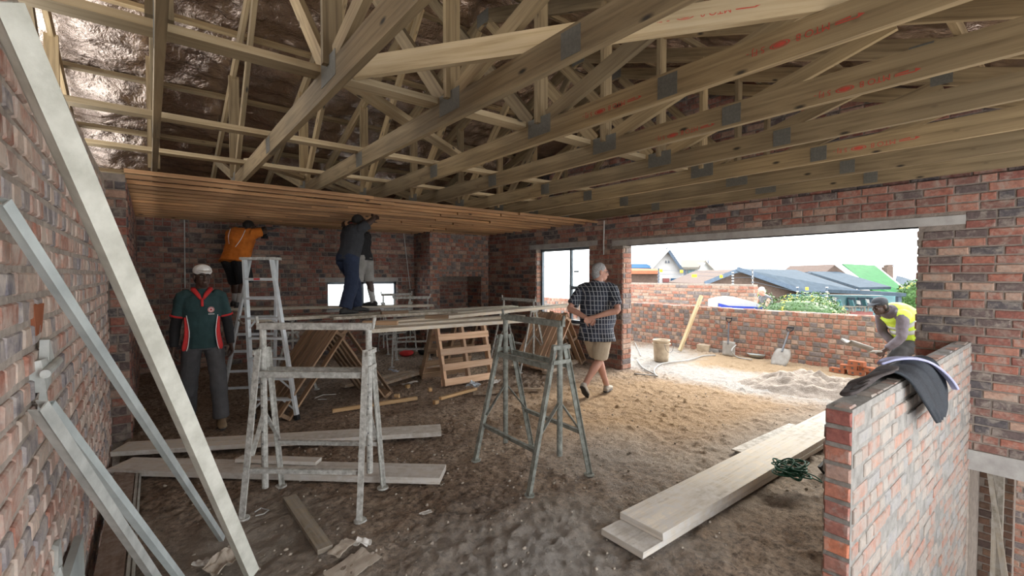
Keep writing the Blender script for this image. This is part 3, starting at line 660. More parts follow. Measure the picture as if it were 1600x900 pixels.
# upright pallet with a second behind it
bl, brr = V((3.24, 5.66, .02)), V((4.16, 5.62, .02)); ud = (brr-bl).normalized(); back = V((-ud.y, ud.x, 0)); back = back if back.y > 0 else -back
pallet('pale pine pallet on edge, level slats facing the camera', bl, ud, (back*.2-ud*.05+Z*.95), .85, .95, 'pallet', 5)
pallet('darker pallet propped behind the upright pale pallet', bl+back*.78+Z*0+ud*.0, ud, (-back*.42+Z*.9), .82, 1.0, 'pallet_brown', 5)
# left A-frame of two pallets
pallet('dark pallet leaning right, left half of pallet tent behind the ladder', (1.12, 5.42, .02), (.66, .1, .9), (-.1, 1, 0), 1.12, .85, 'pallet_brown', 7)
pallet('dark pallet leaning left, right half of pallet tent behind trestle', (2.42, 5.62, .02), (-.58, 0, .88), (-.12, 1, 0), 1.08, .8, 'pallet_brown', 5)
# right A-frame
pallet('light brown pallet leaning right, front half of pallet tent by window', (5.0, 5.40, .02), (.62, .1, .88), (.05, 1, 0), 1.05, .85, 'pallet', 7)
pallet('pallet leaning left behind the checked-shirt man, rear half of tent', (6.12, 5.62, .02), (-.48, 0, .88), (0, 1, 0), 1.02, .8, 'pallet_brown', 5)
# ================================================================ stepladder
def ladder():
    t = thing('step_ladder', 'aluminium stepladder with paint-spotted top standing open by the capped man', 'ladder', (1.06, 5.56, 0))
    o0 = V(t.location); fl, fr = V((.87, 5.73, 0))-o0, V((1.25, 5.40, 0))-o0; rl, rr_ = V((.66, 6.60, 0))-o0, V((1.20, 6.35, 0))-o0
    s_ = (fr-fl).normalized(); top = V((.97, 5.90, 1.78))-o0; tl, tr = top-s_*.16, top+s_*.16; bk = V((-s_.y, s_.x, 0)); bk = bk if bk.y > 0 else -bk
    for a, b in ((fl, tl), (fr, tr)):
        m = MB(); m.beam(a, b, .028, .06, bk); l = m.build('front_rail', 'alu', t); m = MB(); m.beam(a, a+(b-a)*.03, .034, .066, bk); m.build('foot', 'black', l)
    for a, b in ((rl, tl+bk*.1), (rr_, tr+bk*.1)):
        m = MB(); m.beam(a, b, .025, .04, bk); m.build('rear_rail', 'alu', t)
    for k in range(7):
        f = (k+1)/8.0; z = f; a, b = fl.lerp(tl, f), fr.lerp(tr, f); m = MB(); m.beam(a, b, .075, .022, Z)
        st = m.build('step', 'alu', t)
        if k in (0, 1, 4):
            for p, q, e in ((a, b, fl.lerp(tl, f-.07)), (b, a, fr.lerp(tr, f-.07))):
                m = MB(); m.beam(e, p+(q-p)*.3, .02, .006, bk); m.build('stay', 'alu', st)
    for f in (.12, .24, .38, .5, .62, .75, .87):
        m = MB(); m.beam(rl.lerp(tl+bk*.1, f), rr_.lerp(tr+bk*.1, f), .02, .03, Z); m.build('rear_bar', 'alu', t)
    m = MB(); m.box(top+bk*.05+Z*.01, (.40, .17, .03), math.atan2(s_.y, s_.x)); m.build('top_cap', 'splat', t)
    m = MB(); p = fl.lerp(tl, .60); q = rl.lerp(tl+bk*.1, .60); m.beam(p, p.lerp(q, .5)-Z*.03, .01, .02); m.beam(p.lerp(q, .5)-Z*.03, q, .01, .02); m.build('spreader', 'paper_white', t)
    m = MB(); p = fl.lerp(tl, .874).lerp(fr.lerp(tr, .874), .45); m.box(p-bk*.039+Z*.0, (.07, .004, .018), math.atan2(s_.y, s_.x)); m.build('sticker', 'redcloth', t)
ladder()
# ================================================================ steel leaning on the left wall
def channel(name, label, p0, p1, w_, h_, up, mt='channel', closed=False, th=.004):
    p0, p1 = V(p0), V(p1); d_ = (p1-p0).normalized(); z = V(up); z = (z-d_*z.dot(d_)).normalized(); y = z.cross(d_); m = MB()
    m.beam(p0, p1, w_, th, z)
    for q in (-1, 1): m.beam(p0+y*q*(w_/2-th/2)-z*h_/2, p1+y*q*(w_/2-th/2)-z*h_/2, th, h_, z)
    if closed: m.beam(p0-z*h_, p1-z*h_, w_, th, z)
    o = m.build(name, mt); based(o); return tag(o, label, 'steel beam', 'steel leaning on the left wall')
channel('steel_beam', 'thick cement-stained box beam leaning against the left wall', onz(398, 897, .03), onx(14, 4, -.245), .06, .035, (.35, -.85, .3), 'beam', True)
channel('steel_channel', 'thin pale steel channel leaning on left wall behind the thick beam', onz(350, 842, .02), onx(10, 316, -.27), .03, .022, (.6, -.7, .3))
pA, pB = onz(262, 925, .02), onz(288, 906, .02)
channel('steel_channel', 'lower left short steel channel, nearer of the leaning pair', pA, onx(68, 634, -.245), .036, .028, (.6, -.7, .35), 'galv')
channel('steel_channel', 'lower left short steel channel, farther of the leaning pair', pB, onx(82, 632, -.262), .034, .026, (.75, -.5, .35), 'channel')
# ================================================================ boards on the ground
def gplank(label, a, b, w_, t_, mt, z0=0.012, z1=None, name='board', grp=None):
    z1 = z0 if z1 is None else z1; return board_thing(name, label, 'board', (*a, z0+t_/2), (*b, z1+t_/2), w_, t_, mt, group=grp, jit=.003)
gl = 'long pale boards on the floor at left'
gplank('farther of two long dusty boards across the floor at left', (-.24, 5.25), (2.25, 3.98), .24, .045, 'plank_grey', .05, .03, grp=gl)
gplank('nearer of two long dusty boards, under the splattered trestle', (-.22, 4.88), (1.78, 3.12), .25, .045, 'plank_grey', .02, .012, grp=gl)
gplank('thin dusty board lying on the nearer long board behind trestle', (.55, 4.33), (1.05, 3.86), .10, .03, 'plank_grey', .068, .066, grp=gl)
gb = 'two stacked broad boards by the balustrade wall'
gplank('lower of two stacked broad boards, its end sticking out nearest the camera', (2.13, 1.66), (6.0, 1.60), .30, .04, 'plank_grey', .012, .012, grp=gb)
gplank('upper of two stacked broad boards, rope lying on it', (2.31, 1.655), (6.1, 1.62), .31, .042, 'plank_grey', .055, .055, grp=gb)
gplank('thin flat sheet poking out behind the stacked broad boards', (4.07, 1.88), (5.3, 1.86), .16, .012, 'plank_grey', .025, .015)
gplank('short dark weathered board lying in front of the splattered trestle', (.74, 3.46), (.755, 2.67), .085, .028, 'oldwood', .02)
gplank('reddish brown board along the foot of the left wall', (-.185, 4.86), (-.20, 2.4), .125, .03, 'brownboard', .015)
for i, (dx, z) in enumerate(((.078, .015), (.098, .012))):
    gplank('thin grey strip beside the brown board, %s' % ('inner' if i == 0 else 'outer'), (-.185+dx, 4.70), (-.2+dx, 2.4), .012, .03, 'galv', z, name='metal_strip', grp='thin strips beside the brown board')
gplank('fresh orange pine offcut right of splattered trestle legs', (1.62, 5.38), (2.63, 5.27), .045, .04, 'offcut', .015, name='offcut', grp='pine offcuts')
gplank('short pale pine offcut in front of the upright pallet', (2.86, 5.08), (3.5, 5.22), .05, .035, 'offcut', .015, name='offcut', grp='pine offcuts')
gplank('rough grey-brown offcut left of the green trestle, plastic on it', (3.34, 5.05), (3.66, 4.9), .06, .035, 'offdark', .015, name='offcut', grp='pine offcuts')
gplank('dark straight offcut between the green trestle legs', (3.7, 5.0), (4.18, 4.62), .05, .035, 'offdark', .015, name='offcut', grp='pine offcuts')
gplank('long timber length on the ground behind left pallet tent', (2.1, 6.5), (3.3, 6.75), .12, .04, 'offdark', .02, name='offcut', grp='pine offcuts')
gplank('timber length running under the upright pallet', (2.5, 6.2), (4.3, 7.0), .13, .04, 'offdark', .04, name='offcut', grp='pine offcuts')
gplank('timber under the rear pallet tent by the tall window', (4.9, 5.35), (6.1, 5.75), .1, .05, 'offdark', .02, name='offcut', grp='pine offcuts')
gplank('pale board end behind the chimney side trestle', (3.6, 7.0), (4.2, 7.3), .1, .04, 'offcut', .02, name='offcut', grp='pine offcuts')
for i, (px, py, lab) in enumerate(((637, 607, 'small pine block left of the upright pallet'), (672, 612, 'tiny pine block by corner of the upright pallet'), (620, 622, 'tiny upright pine block by the orange offcut'), (681, 632, 'small pine block in front of short pale offcut'))):
    p = onz(px, py); m = MB(); m.box((p.x, p.y, .03), (.06, .045, .045), .4+i, .003); tag(based(m.build('pine_block', 'offcut')), lab, 'wood block', 'pine blocks')
# ================================================================ paper, plastic, litter
def sheet(label, c, sx_, sy_, rz, amp, mt, name='paper_scrap', cat='paper', n=14, seed=1, lift=.0, fold=0):
    m = MB(); vs = []; fs = []
    for j in range(n+1):
        for i in range(n+1):
            x, y = (i/n-.5)*sx_, (j/n-.5)*sy_; e = .018*noise.noise(V((x*30, y*30, seed))) if i in (0, n) or j in (0, n) else 0
            z = amp*(abs(noise.noise(V((x*7, y*7, seed*3.1))))+.5*abs(noise.noise(V((x*19, y*19, seed)))))+lift + fold*max(0, y/sy_+.2)
            vs.append((x+e, y+e, z+.004))
    for j in range(n):
        for i in range(n): a = j*(n+1)+i; fs.append((a, a+1, a+n+2, a+n+1))
    m.add(vs, fs); o = m.build(name, mt); md = o.modifiers.new('thick', 'SOLIDIFY'); md.thickness = .002
    o.location = (c[0], c[1], c[2] if len(c) > 2 else .012); o.rotation_euler = (0, 0, rz); return tag(o, label, cat, 'scraps on the floor')
sheet('crumpled brown paper bag at the foot of the thick leaning beam', (*onz(352, 895)[:2], .01), .17, .12, .5, .09, 'paper', seed=2, lift=.02)
sheet('pale crumpled paper piece left of the paper bag', (*onz(325, 888)[:2], .01), .09, .12, .9, .09, 'paper_white', seed=5)
sheet('folded grey paper scrap at end of the short dark board', (*onz(535, 865)[:2], .012), .15, .085, .55, .03, 'paper', seed=7, lift=.01)
sheet('bright curled paper end beside the grey paper scrap', (*onz(566, 856)[:2], .012), .06, .08, .9, .08, 'paper_white', seed=9)
sheet('large flat torn cement paper at bottom edge of picture', (*onz(540, 893)[:2], .0), .36, .17, .35, .012, 'paper', seed=12)
sheet('small pale shred of paper right of splattered trestle foot', (*onz(666, 808)[:2], .012), .07, .04, -.3, .03, 'paper_white', seed=15)
sheet('crumpled clear plastic on the rough offcut', (*onz(740, 612)[:2], .03), .16, .16, .4, .11, 'plastic', 'plastic_wrap', 'plastic', seed=3, lift=.02)
sheet('small clear plastic heap on timber left of upright pallet', (*onz(616, 588)[:2], .06), .14, .14, .1, .08, 'plastic', 'plastic_wrap', 'plastic', seed=21)
sheet('pale torn paper left of the upright pallet foot', (*onz(640, 601)[:2], .012), .26, .06, .1, .035, 'paper_white', seed=25)
sheet('white and black litter behind the green trestle leg', (*onz(772, 600)[:2], .012), .2, .12, .3, .06, 'paper_white', seed=31)
m = MB()
pts = [onz(x, y, .015) for x, y in ((492, 622), (505, 617), (525, 616))]; m.tube(pts, .006, 6); m.tube([onz(497, 624, .012), onz(510, 624, .012)], .006, 6)
tag(based(m.build('plastic_strip', 'paper_white')), 'bent white strip on earth inside the left trestle', 'plastic', 'scraps on the floor')
m = MB(); pts = [onz(x, y, .012) for x, y in ((398, 800), (408, 794), (420, 797), (412, 803), (399, 806))]; m.tube(pts, .004, 6)
tag(based(m.build('wire_loop', 'conduit')), 'thin wire loop at foot of the splattered trestle', 'wire', 'scraps on the floor')
# stuff under the platform in the dark back
for i, (x, y, r, mt, lab) in enumerate(((4.35, 8.2, .16, 'black', 'black bag heap in front of the chimney breast'), (3.95, 8.35, .11, 'redcloth', 'dull red bag under the far trestle'), (4.6, 8.0, .1, 'paper_white', 'pale bundle beside the black bag heap'))):
    m = MB(); m.ell((0, 0, r*.55), (r*1.3, r, r*.6), None, 16)
    m.v = [tuple(V(p)*(1+.25*noise.noise(V(p)*9+V((i, 0, 0))))) for p in m.v]; o = m.build('bag', mt, None, True); o.location = (x, y, 0); tag(o, lab, 'bag', 'bags in the back of the room')
p = onz(216, 652); m = MB(); m.box((0, 0, .02), (.05, .28, .04), .3); m.box((.0, .05, .055), (.1, .04, .03), .9)
tag(based(m.build('tape_roll', 'orangetape')), 'small yellow object at foot of the left pier', 'tool').location = (p.x+.02, p.y, .01)
# conduits on the walls
def conduit(lab, p0, p1):
    m = MB(); m.tube([p0, p1], .010, 8)
    for k in (.33, .8): q = V(p0).lerp(V(p1), k); m.tube([q-Z*.03, q+Z*.03], .014, 8)
    o = m.build('conduit', 'conduit'); based(o); tag(o, lab, 'pipe', 'upright conduits on the walls')
conduit('upright conduit pipe on the back wall behind the capped man', ony(288, 335, YB-.03), ony(289, 450, YB-.03))
conduit('slightly slanting conduit pipe beside the chimney breast', ony(630, 358, YB-.03), ony(641, 452, YB-.03))
conduit('short conduit pipe between tall window and terrace opening', onx(944, 345, XR-.02), onx(943, 398, XR-.02))
# metal box and cover on the left wall
def wallbox():
    c = onx(60, 573, XL+.01); t = thing('conduit_box', 'bent galvanised conduit box set in a chased hole, left wall', 'electrical box', c); mt = 'galv'
    m = MB(); m.box((.008, 0, -.02), (.03, .17, .10), 0, .008); m.build('box_body', mt, t)
    m = MB(); m.tube([(.03, -.11, -.01), (.034, .12, .0)], .014, 10); m.build('pipe', mt, t)
    m = MB(); m.box((.015, .045, .055), (.02, .06, .07), 0, .006); m.build('lug', mt, t)
    m = MB(); m.box((.018, -.06, -.09), (.02, .05, .07), 0, .006); m.build('lug', mt, t)
    m = MB(); m.box((-.006, .03, .16), (.012, .13, .10), 0, .006); m.build('cut_brick', 'orange_tile', t)
wallbox()
c = onx(88, 868, XL+.012); m = MB(); m.box((0, 0, 0), (.025, .06, .10), 0, .008); m.box((.004, .0, -.07), (.02, .035, .05), 0, .006); o = m.build('junction_clip', 'galv'); o.location = c; tag(o, 'small crumpled metal clip low on the left wall', 'electrical fitting')
m = MB(); a, b, c_ = onx(116, 838, XL+.02), onx(92, 905, XL+.02), onx(119, 905, XL+.02); m.prism([a, b, c_], (.03, .0, 0)); tag(based(m.build('metal_sheet', 'channel')), 'triangular corner of a metal sheet at bottom left', 'metal sheet')
# timber props in the lower storey
for i, (a, b, lab) in enumerate((((6.3, .47, -2.8), (6.32, .47, -.3), 'upright timber prop under the concrete lintel below right'), ((6.0, .30, -2.0), (6.36, .55, -.32), 'slanting timber prop beside balustrade, below the lintel'), ((6.5, .52, -2.8), (6.5, .52, -.3), 'rear timber prop seen through the lower opening'))):
    board_thing('timber_prop', lab, 'timber prop', a, b, .04, .05, 'oldwood', (1, 0, 0), 'props under the lintel')
# ================================================================ green rope
def rope():
    t = thing('rope_coil', 'tangled coil of dark green rope on the upper broad board', 'rope', (*onz(1236, 742, .1)[:2], .098)); rr = random.Random(11); m = MB()
    for k in range(13):
        a = rr.uniform(0, 6.28); cx, cy2 = rr.uniform(-.05, .05), rr.uniform(-.04, .04); rx, ry = rr.uniform(.06, .13), rr.uniform(.04, .08); tilt = rr.uniform(-1, 1); pts = []
        for q in range(15):
            th = q/14*2*math.pi*rr.uniform(.96, 1.04); x, y = rx*math.cos(th), ry*math.sin(th); pts.append(V((cx+x*math.cos(a)-y*math.sin(a), cy2+x*math.sin(a)+y*math.cos(a), max(.006, .012+k*.006+x*tilt*.45))))
        m.tube(pts, .0058, 7, 3)
    m.build('rope', 'rope', t, True)
    m = MB(); m.tube([(.05, -.02, .03), (.12, -.12, .0), (.15, -.2, -.07), (.26, -.23, -.08), (.35, -.28, -.085)], .0048, 7, 4); m.tube([(.02, -.04, .03), (.1, -.16, -.02), (.2, -.24, -.08), (.3, -.26, -.085), (.42, -.3, -.085)], .0048, 7, 4); m.build('rope_tail', 'rope', t, True)
rope()
m = MB(); p = onz(1287, 742, .02); m.prism([p, p+V((.12, .06, .0)), p+V((.12, .03, .09)), p+V((-.05, .03, .07))], (.01, -.02, .0)); tag(based(m.build('black_offcut', 'black')), 'small black sheet scrap beside balustrade foot behind rope', 'scrap')
# ================================================================ jacket over the balustrade
def cloth(name, parent, mt, rows, th=.012, sm=True):
    """rows: list of polylines (same count) -> draped sheet"""
    m = MB(); n = len(rows[0]); vs = [p for r in rows for p in r]; fs = [(j*n+i, j*n+i+1, (j+1)*n+i+1, (j+1)*n+i) for j in range(len(rows)-1) for i in range(n-1)]
    m.add(vs, fs); o = m.build(name, mt, parent, sm); s_ = o.modifiers.new('s', 'SUBSURF'); s_.levels = s_.render_levels = 2; md = o.modifiers.new('t', 'SOLIDIFY'); md.thickness = th; md.offset = 0; return o
def jacket():
    t = thing('jacket', 'black jacket with lilac lining draped over the balustrade wall', 'jacket', (3.9, .745, .96))
    def row(y, z, x0, x1, n=13, wob=.012):
        return [V((x0+(x1-x0)*i/(n-1)+.012*math.sin(z*30+i), y+wob*math.sin(i*1.9+z*6), z+wob*.8*math.cos(i*1.6+y*12))) for i in range(n)]
    cloth('body', t, 'jersey', [row(.135, -.2, -.36, .2), row(.105, -.03, -.44, .26), row(.05, .05, -.48, .32), row(-.02, .065, -.46, .36), row(-.085, .04, -.38, .40), row(-.12, -.05, -.30, .44), row(-.14, -.12, -.27, .46, wob=.016), row(-.16, -.19, -.22, .44, wob=.016), row(-.17, -.25, -.12, .36, wob=.012), row(-.17, -.30, .0, .24, wob=.006)], .014)
    def strip(name, mt, path, wv, th, k=4):
        cloth(name, t, mt, [[V(p)+V(wv)*(i/(k-1)-.5)+V((0, 0, .010*math.sin(i*2.6+j))) for i in range(k)] for j, p in enumerate(path)], th)
    strip('lining', 'lilac', [(-.22, .08, .07), (-.05, .055, .082), (.12, .0, .082), (.25, -.07, .062), (.35, -.135, -.01), (.43, -.18, -.10), (.46, -.19, -.15)], (.07, .05, .0), .014)
    for k in range(3): strip('sleeve_fold', 'brownknit', [(-1.02+.1*k, .04+.012*k, .008), (-.88+.05*k, .035+.01*k, .012+.008*k), (-.68, .04, .022+.010*k), (-.48, .035-.02*k, .045+.008*k), (-.3, .03-.02*k, .07)], (.0, .07, -.01), .016)
jacket()
# ================================================================ people
_tx = bpy.data.textures.new('folds', 'CLOUDS'); _tx.noise_scale = .13; _tx.noise_depth = 2
# sleeve and leg widths follow g
def fuse(o, vox, sm=4, fold=0):
    md = o.modifiers.new('fuse', 'REMESH'); md.mode = 'VOXEL'; md.voxel_size = vox; md.use_smooth_shade = True
    s_ = o.modifiers.new('smooth', 'SMOOTH'); s_.iterations = sm; s_.factor = .5
    if fold:
        d = o.modifiers.new('folds', 'DISPLACE'); d.texture = _tx; d.strength = fold; d.mid_level = .5; d.texture_coords = 'LOCAL'
    return o
def hand(m, wr, d, nrm, side, curl=.5, k=1.0, spread=1.0):
    """wr wrist, d toward fingers, nrm palm normal, side: +1 thumb on the d x nrm side"""
    d = V(d).normalized(); nrm = V(nrm); nrm = (nrm-d*nrm.dot(d)).normalized(); w_ = d.cross(nrm)*side
    m.loft([wr-d*.015, wr+d*.025*k, wr+d*.06*k, wr+d*.092*k], [(.024, .02), (.034*k, .017*k), (.041*k, .015*k), (.038*k, .012*k)], w_, 10)
    for i, (o_, l) in enumerate(((.031, .072), (.0105, .082), (-.0105, .076), (-.031, .060))):
        p = wr+d*(.085 if i else .08)*k+w_*o_*k; dr = (d+w_*o_*2.2*spread).normalized(); pts = [p]; a = curl*.5
        for s_ in (.45, .32, .27):
            a += curl*.55; q = (dr*math.cos(a)+nrm*math.sin(a)).normalized(); pts.append(pts[-1]+q*l*s_*k)
        m.loft(pts, [.0092*k, .0088*k, .008*k, .0062*k], w_, 7)
    p = wr+d*.025*k+w_*.03*k; q = (d*.65+w_*.7+nrm*.25).normalized(); m.loft([p, p+q*.035*k, p+q*.035*k+(q+d*.7+nrm*.3).normalized()*.045*k], [.0135*k, .0115*k, .008*k], nrm, 8)
def shoe(name, mt, an, fwd, parent, k=1.0, pitch=0, h=.075, ankle=False):
    fwd = V(fwd).normalized(); up = Z.copy()
    if pitch: q = Matrix.Rotation(pitch, 3, fwd.cross(Z)); fwd = q @ fwd; up = q @ up
    sd_ = fwd.cross(up); m = MB(); b = an-up*.075
    m.loft([b-fwd*.075*k+up*.035, b-fwd*.06*k+up*.037, b+fwd*.02*k+up*.042, b+fwd*.10*k+up*.034, b+fwd*.165*k+up*.027, b+fwd*.195*k+up*.022], [(.02, .02), (.035, .037), (.038, .042), (.046, .032), (.042, .025), (.02, .014)], sd_, 12)
    if ankle: m.loft([b+up*.03-fwd*.01, b+up*.14-fwd*.005], [(.044, .05), (.05, .054)], sd_, 12)
    else: m.loft([b+up*.03-fwd*.015, b+up*.085-fwd*.02], [(.036, .042), (.038, .042)], sd_, 12)
    o = fuse(m.build(name, mt, parent), .007, 3)
    m = MB(); m.loft([b-fwd*.08*k+up*.008, b-fwd*.05*k+up*.008, b+fwd*.03*k+up*.008, b+fwd*.11*k+up*.008, b+fwd*.2*k+up*.008], [(.022, .008), (.038, .009), (.038, .009), (.049, .009), (.022, .008)], sd_, 12); m.build('sole', 'darkshoe' if mt != 'darkshoe' else 'black', o, True)
    return o
def headframe(hd):
    f = V(hd).normalized(); r = f.cross(Z).normalized(); u = r.cross(f); return Matrix((r, f, u)).transposed()
def person(label, loc, rz, J, skin, vox=.007, g=1.0, hk=1.0, shirt=None, pants=None, shoes=('darkshoe', False), hair=None, cap=None, curl=(.5, .5), palm=None, kit=None, fing=None):
    t = thing('person', label, 'person', loc, rz); A = {k: (V(v) if not isinstance(v, (list,)) else [V(q) for q in v]) for k, v in J.items()}
    pel, nb, hc = A['pelvis'], A['neck'], A['head']; shL, shR = A['sh']; elL, elR = A['el']; wrL, wrR = A['wr']; hiL, hiR = A['hip']; knL, knR = A['kn']; anL, anR = A['an']
    side = (shR-shL).normalized(); ud = (nb-pel); ln = ud.length; ud = ud/ln; fwd = ud.cross(side)*-1; fwd = side.cross(ud)*-1 if False else ud.cross(side)
    if fwd.dot(V(J['hd'])) < 0: fwd = -fwd
    bow = A.get('bow', V((0, 0, 0)))
    T = lambda f, y=0: pel+ud*(ln*f)+fwd*y+bow*math.sin(math.pi*min(max(f, 0), 1))
    hf = headframe(J['hd'])
    def torso(m, e=0, lo=-.14, hi=1.0, belly=0, hem=0):
        P = [(lo, .0, .158+hem, .105+hem), (0, 0, .160, .112), (.22, .012+belly*.3, .150+belly*.5, .108+belly*.8), (.45, .012+belly*.25, .150+belly*.35, .112+belly*.6), (.68, 0, .168, .12+belly*.1), (.86, -.006, .172, .098), (.95, -.004, .120, .075), (1.02, 0, .062, .058)]
        P = [p for p in P if p[0] <= hi+.03]
        m.loft([T(p[0], p[1]) for p in P], [(p[2]*g+e, p[3]*g+e) for p in P], side, 18, True, 0, 3)
    # ---- body, one surface
    m = MB(); torso(m, 0, belly=(kit or {}).get('belly', 0))
    for s_, sh, el, wr in ((-1, shL, elL, wrL), (1, shR, elR, wrR)):
        q = sh+(nb-sh)*.35; m.loft([q, sh, sh.lerp(el, .35), el, el.lerp(wr, .3), wr], [.05*g, .056*g, .047*g, .038, .041, (.027, .024)], side, 12, True, 0, 3)
    for s_, hp, kn, an in ((-1, hiL, knL, anL), (1, hiR, knR, anR)):
        m.loft([hp+ud*.04, hp-ud*.04, hp.lerp(kn, .45), kn, kn.lerp(an, .3)-fwd*.012, kn.lerp(an, .75), an], [.085*g, .088*g, .074*g, .054, .058, .04, .036], side, 14, True, 0, 3)
        m.ell(an-Z*.03, (.033, .04, .035))
    m.loft([nb-(hc-nb).normalized()*.03, nb.lerp(hc, .55), hc-hf @ V((0, .015, .02))], [(.064*g, .06*g), .056, .058], side, 12)
    H = lambda x, y, z: hc+hf @ V((x*hk, y*hk, z*hk)); E3 = lambda a, b, c: (a*hk, b*hk, c*hk)
    for c_, r_ in (((0, -.012, .035), (.074, .092, .082)), ((0, .018, -.03), (.060, .070, .085)), ((0, .046, -.078), (.038, .040, .032)), ((0, .078, .028), (.046, .016, .012)), ((.03, .070, -.02), (.022, .018, .02)), ((-.03, .070, -.02), (.022, .018, .02)), ((0, .089, -.058), (.023, .012, .007)), ((0, .085, -.070), (.021, .012, .008)), ((.076, -.01, -.005), (.011, .022, .032)), ((-.076, -.01, -.005), (.011, .022, .032))): m.ell(H(*c_), E3(*r_), hf)
    m.loft([H(0, .083, .025), H(0, .098, -.005), H(0, .108, -.028), H(0, .088, -.036)], [.008*hk, .011*hk, (.017*hk, .013*hk), .012*hk], hf @ V((1, 0, 0)), 8)
    pn = palm or {}
    dl = fing['L'] if fing else wrL-elL; dr_ = fing['R'] if fing else wrR-elR
    hand(m, wrL, dl, pn.get('L', side), pn.get('sL', 1), curl[0]); hand(m, wrR, dr_, pn.get('R', -side), pn.get('sR', -1), curl[1])
    body = fuse(m.build('body', skin, t), vox, 2)
    for s_ in (-1, 1):
        m = MB(); m.ell(H(s_*.03, .082, .002), E3(.0105, .0075, .0055), hf, 10); e = m.build('eye', 'eyewhite', body, True); m = MB(); m.ell(H(s_*.03, .0865, .002), E3(.005, .004, .005), hf, 8); m.build('iris', 'black', body, True)
        m = MB(); m.loft([H(s_*.012, .093, .020), H(s_*.03, .092, .025), H(s_*.048, .08, .019)], [.003, .004, .003], (0, 0, 1), 6); m.build('eyebrow', hair or 'darkhair', body, True)
    # ---- clothes
    if shirt:
        m = MB(); k_ = shirt; torso(m, .016+k_.get('loose', .004), k_.get('lo', -.14), 1.0, (kit or {}).get('belly', 0), k_.get('hem', .008))
        for sh, el, wr in ((shL, elL, wrL), (shR, elR, wrR)):
            q = sh+(nb-sh)*.4; sl = k_.get('sleeve', .75)
            if sl <= 1: m.loft([q, sh, sh.lerp(el, sl*.5), sh.lerp(el, sl)], [.064*g, .072*g, .068*g, .068*g], side, 14, True, 0, 2)
            else: m.loft([q, sh, sh.lerp(el, .5), el, el.lerp(wr, .5), el.lerp(wr, sl-1)], [.064*g, .071*g, .064*g, .056, .052, .044], side, 14, True, 0, 2)
        m.loft([nb-ud*.05, nb+(hc-nb)*.22], [(.085*g, .078*g), (.07*g, .068*g)], side, 14)
        so = fuse(m.build('shirt', k_['mat'], t), .0095, 4, k_.get('fold', .022))
        t['_s'] = 1; del t['_s']
        if k_.get('under'):
            for sh, el, wr in ((shL, elL, wrL), (shR, elR, wrR)): m = MB(); m.loft([sh.lerp(el, .4), el, el.lerp(wr, .5), el.lerp(wr, .97)], [.056, .05, .047, .036], side, 12, True, 0, 2); fuse(m.build('undersleeve', k_['under'], t), .009, 3, .008)
    if pants:
        m = MB(); k_ = pants; lg = k_.get('len', 1.0)
        m.loft([pel-ud*(.16*ln), pel-ud*.02, pel+ud*(k_.get('rise', .12)*ln)], [(.155*g+.02, .108*g+.02), (.165*g+.016, .116*g+.018), (.156*g+.012, .11*g+.014)], side, 18, True, 0, 2)
        for hp, kn, an in ((hiL, knL, anL), (hiR, knR, anR)):
            w0 = k_.get('w', .078)
            if lg <= .6: m.loft([hp+ud*.03, hp-ud*.05, hp.lerp(kn, .5), hp.lerp(kn, lg/.5)], [.1*g, .103*g, .096*g+.006, .09*g+.008], side, 16, True, 0, 2)
            else: m.loft([hp+ud*.03, hp-ud*.05, hp.lerp(kn, .5), kn, kn.lerp(an, .55), kn.lerp(an, .98*min(1, lg))], [.1*g, .104*g, .092*g, w0, w0*.98, w0*.95], side, 16, True, 0, 2)
        fuse(m.build('shorts' if lg <= .6 else 'trousers', k_['mat'], t), .0095, 4, k_.get('fold', .02))
        if k_.get('socks'):
            for s_, kn, an in ((-1, knL, anL), (1, knR, anR)):
                m = MB(); m.loft([kn.lerp(an, k_.get('sk', .6)), kn.lerp(an, .8), an-Z*.02], [.053, .047, .044], side, 12); m.build('sock', k_['socks'], t, True)
    if shoes:
        fd = A.get('toe', [fwd, fwd]); pt = J.get('pitch', (0, 0)); fd = [V((f.x, f.y, 0)) for f in fd]
        for i, an in enumerate((anL, anR)): shoe('shoe' if not shoes[1] else 'boot', shoes[0], an, fd[i], t, 1.0, pt[i], ankle=shoes[1])
    if hair:
        m = MB(); m.ell(H(0, -.020, .046), E3(.082, .093, .084), hf); m.ell(H(0, -.048, -.02), E3(.074, .062, .078), hf)
        fuse(m.build('hair', hair, t), .007, 2, .008)
    if cap:
        m = MB(); m.ell(H(0, -.010, .062), E3(.086, .102, .068), hf, 18); m.loft([H(0, .05, .062), H(0, .11, .055), H(0, .165, .040)], [(.072*hk, .012), (.066*hk, .008), (.035*hk, .005)], hf @ V((1, 0, 0)), 14)
        fuse(m.build('cap', cap, t), .006, 2)
    return t, H, T, hf, fwd, side, body
UP = dict
# -- man in the green polo and white cap, left
t, H, T, hf, fw_, sd_, bd = person('man in dark green polo and white flat cap standing facing camera, left', (.42, 5.77, .01), math.pi-.06, dict(
    pelvis=(0, 0, .90), neck=(0, 0, 1.42), head=(-.01, .03, 1.575), hd=(-.22, 1, -.03), sh=[V((-.165, 0, 1.365)), V((.165, 0, 1.365))], el=[V((-.225, -.03, 1.09)), V((.225, -.03, 1.09))],
    wr=[V((-.25, .05, .85)), V((.245, .06, .85))], hip=[V((-.095, 0, .88)), V((.095, 0, .88))], kn=[V((-.13, .10, .48)), V((.12, -.05, .48))], an=[V((-.15, .12, .085)), V((.14, -.2, .085))]),
    'skin_dark', .0065, .92, 1.0, dict(mat='polo', sleeve=.72, under='black', loose=.008, fold=.025), dict(mat='grey_trouser', w=.08), ('boot', True), 'darkhair', 'white', (.55, .55), dict(L=(1, .2, 0), R=(-1, .2, 0)))
m = MB()                                    # collar and placket
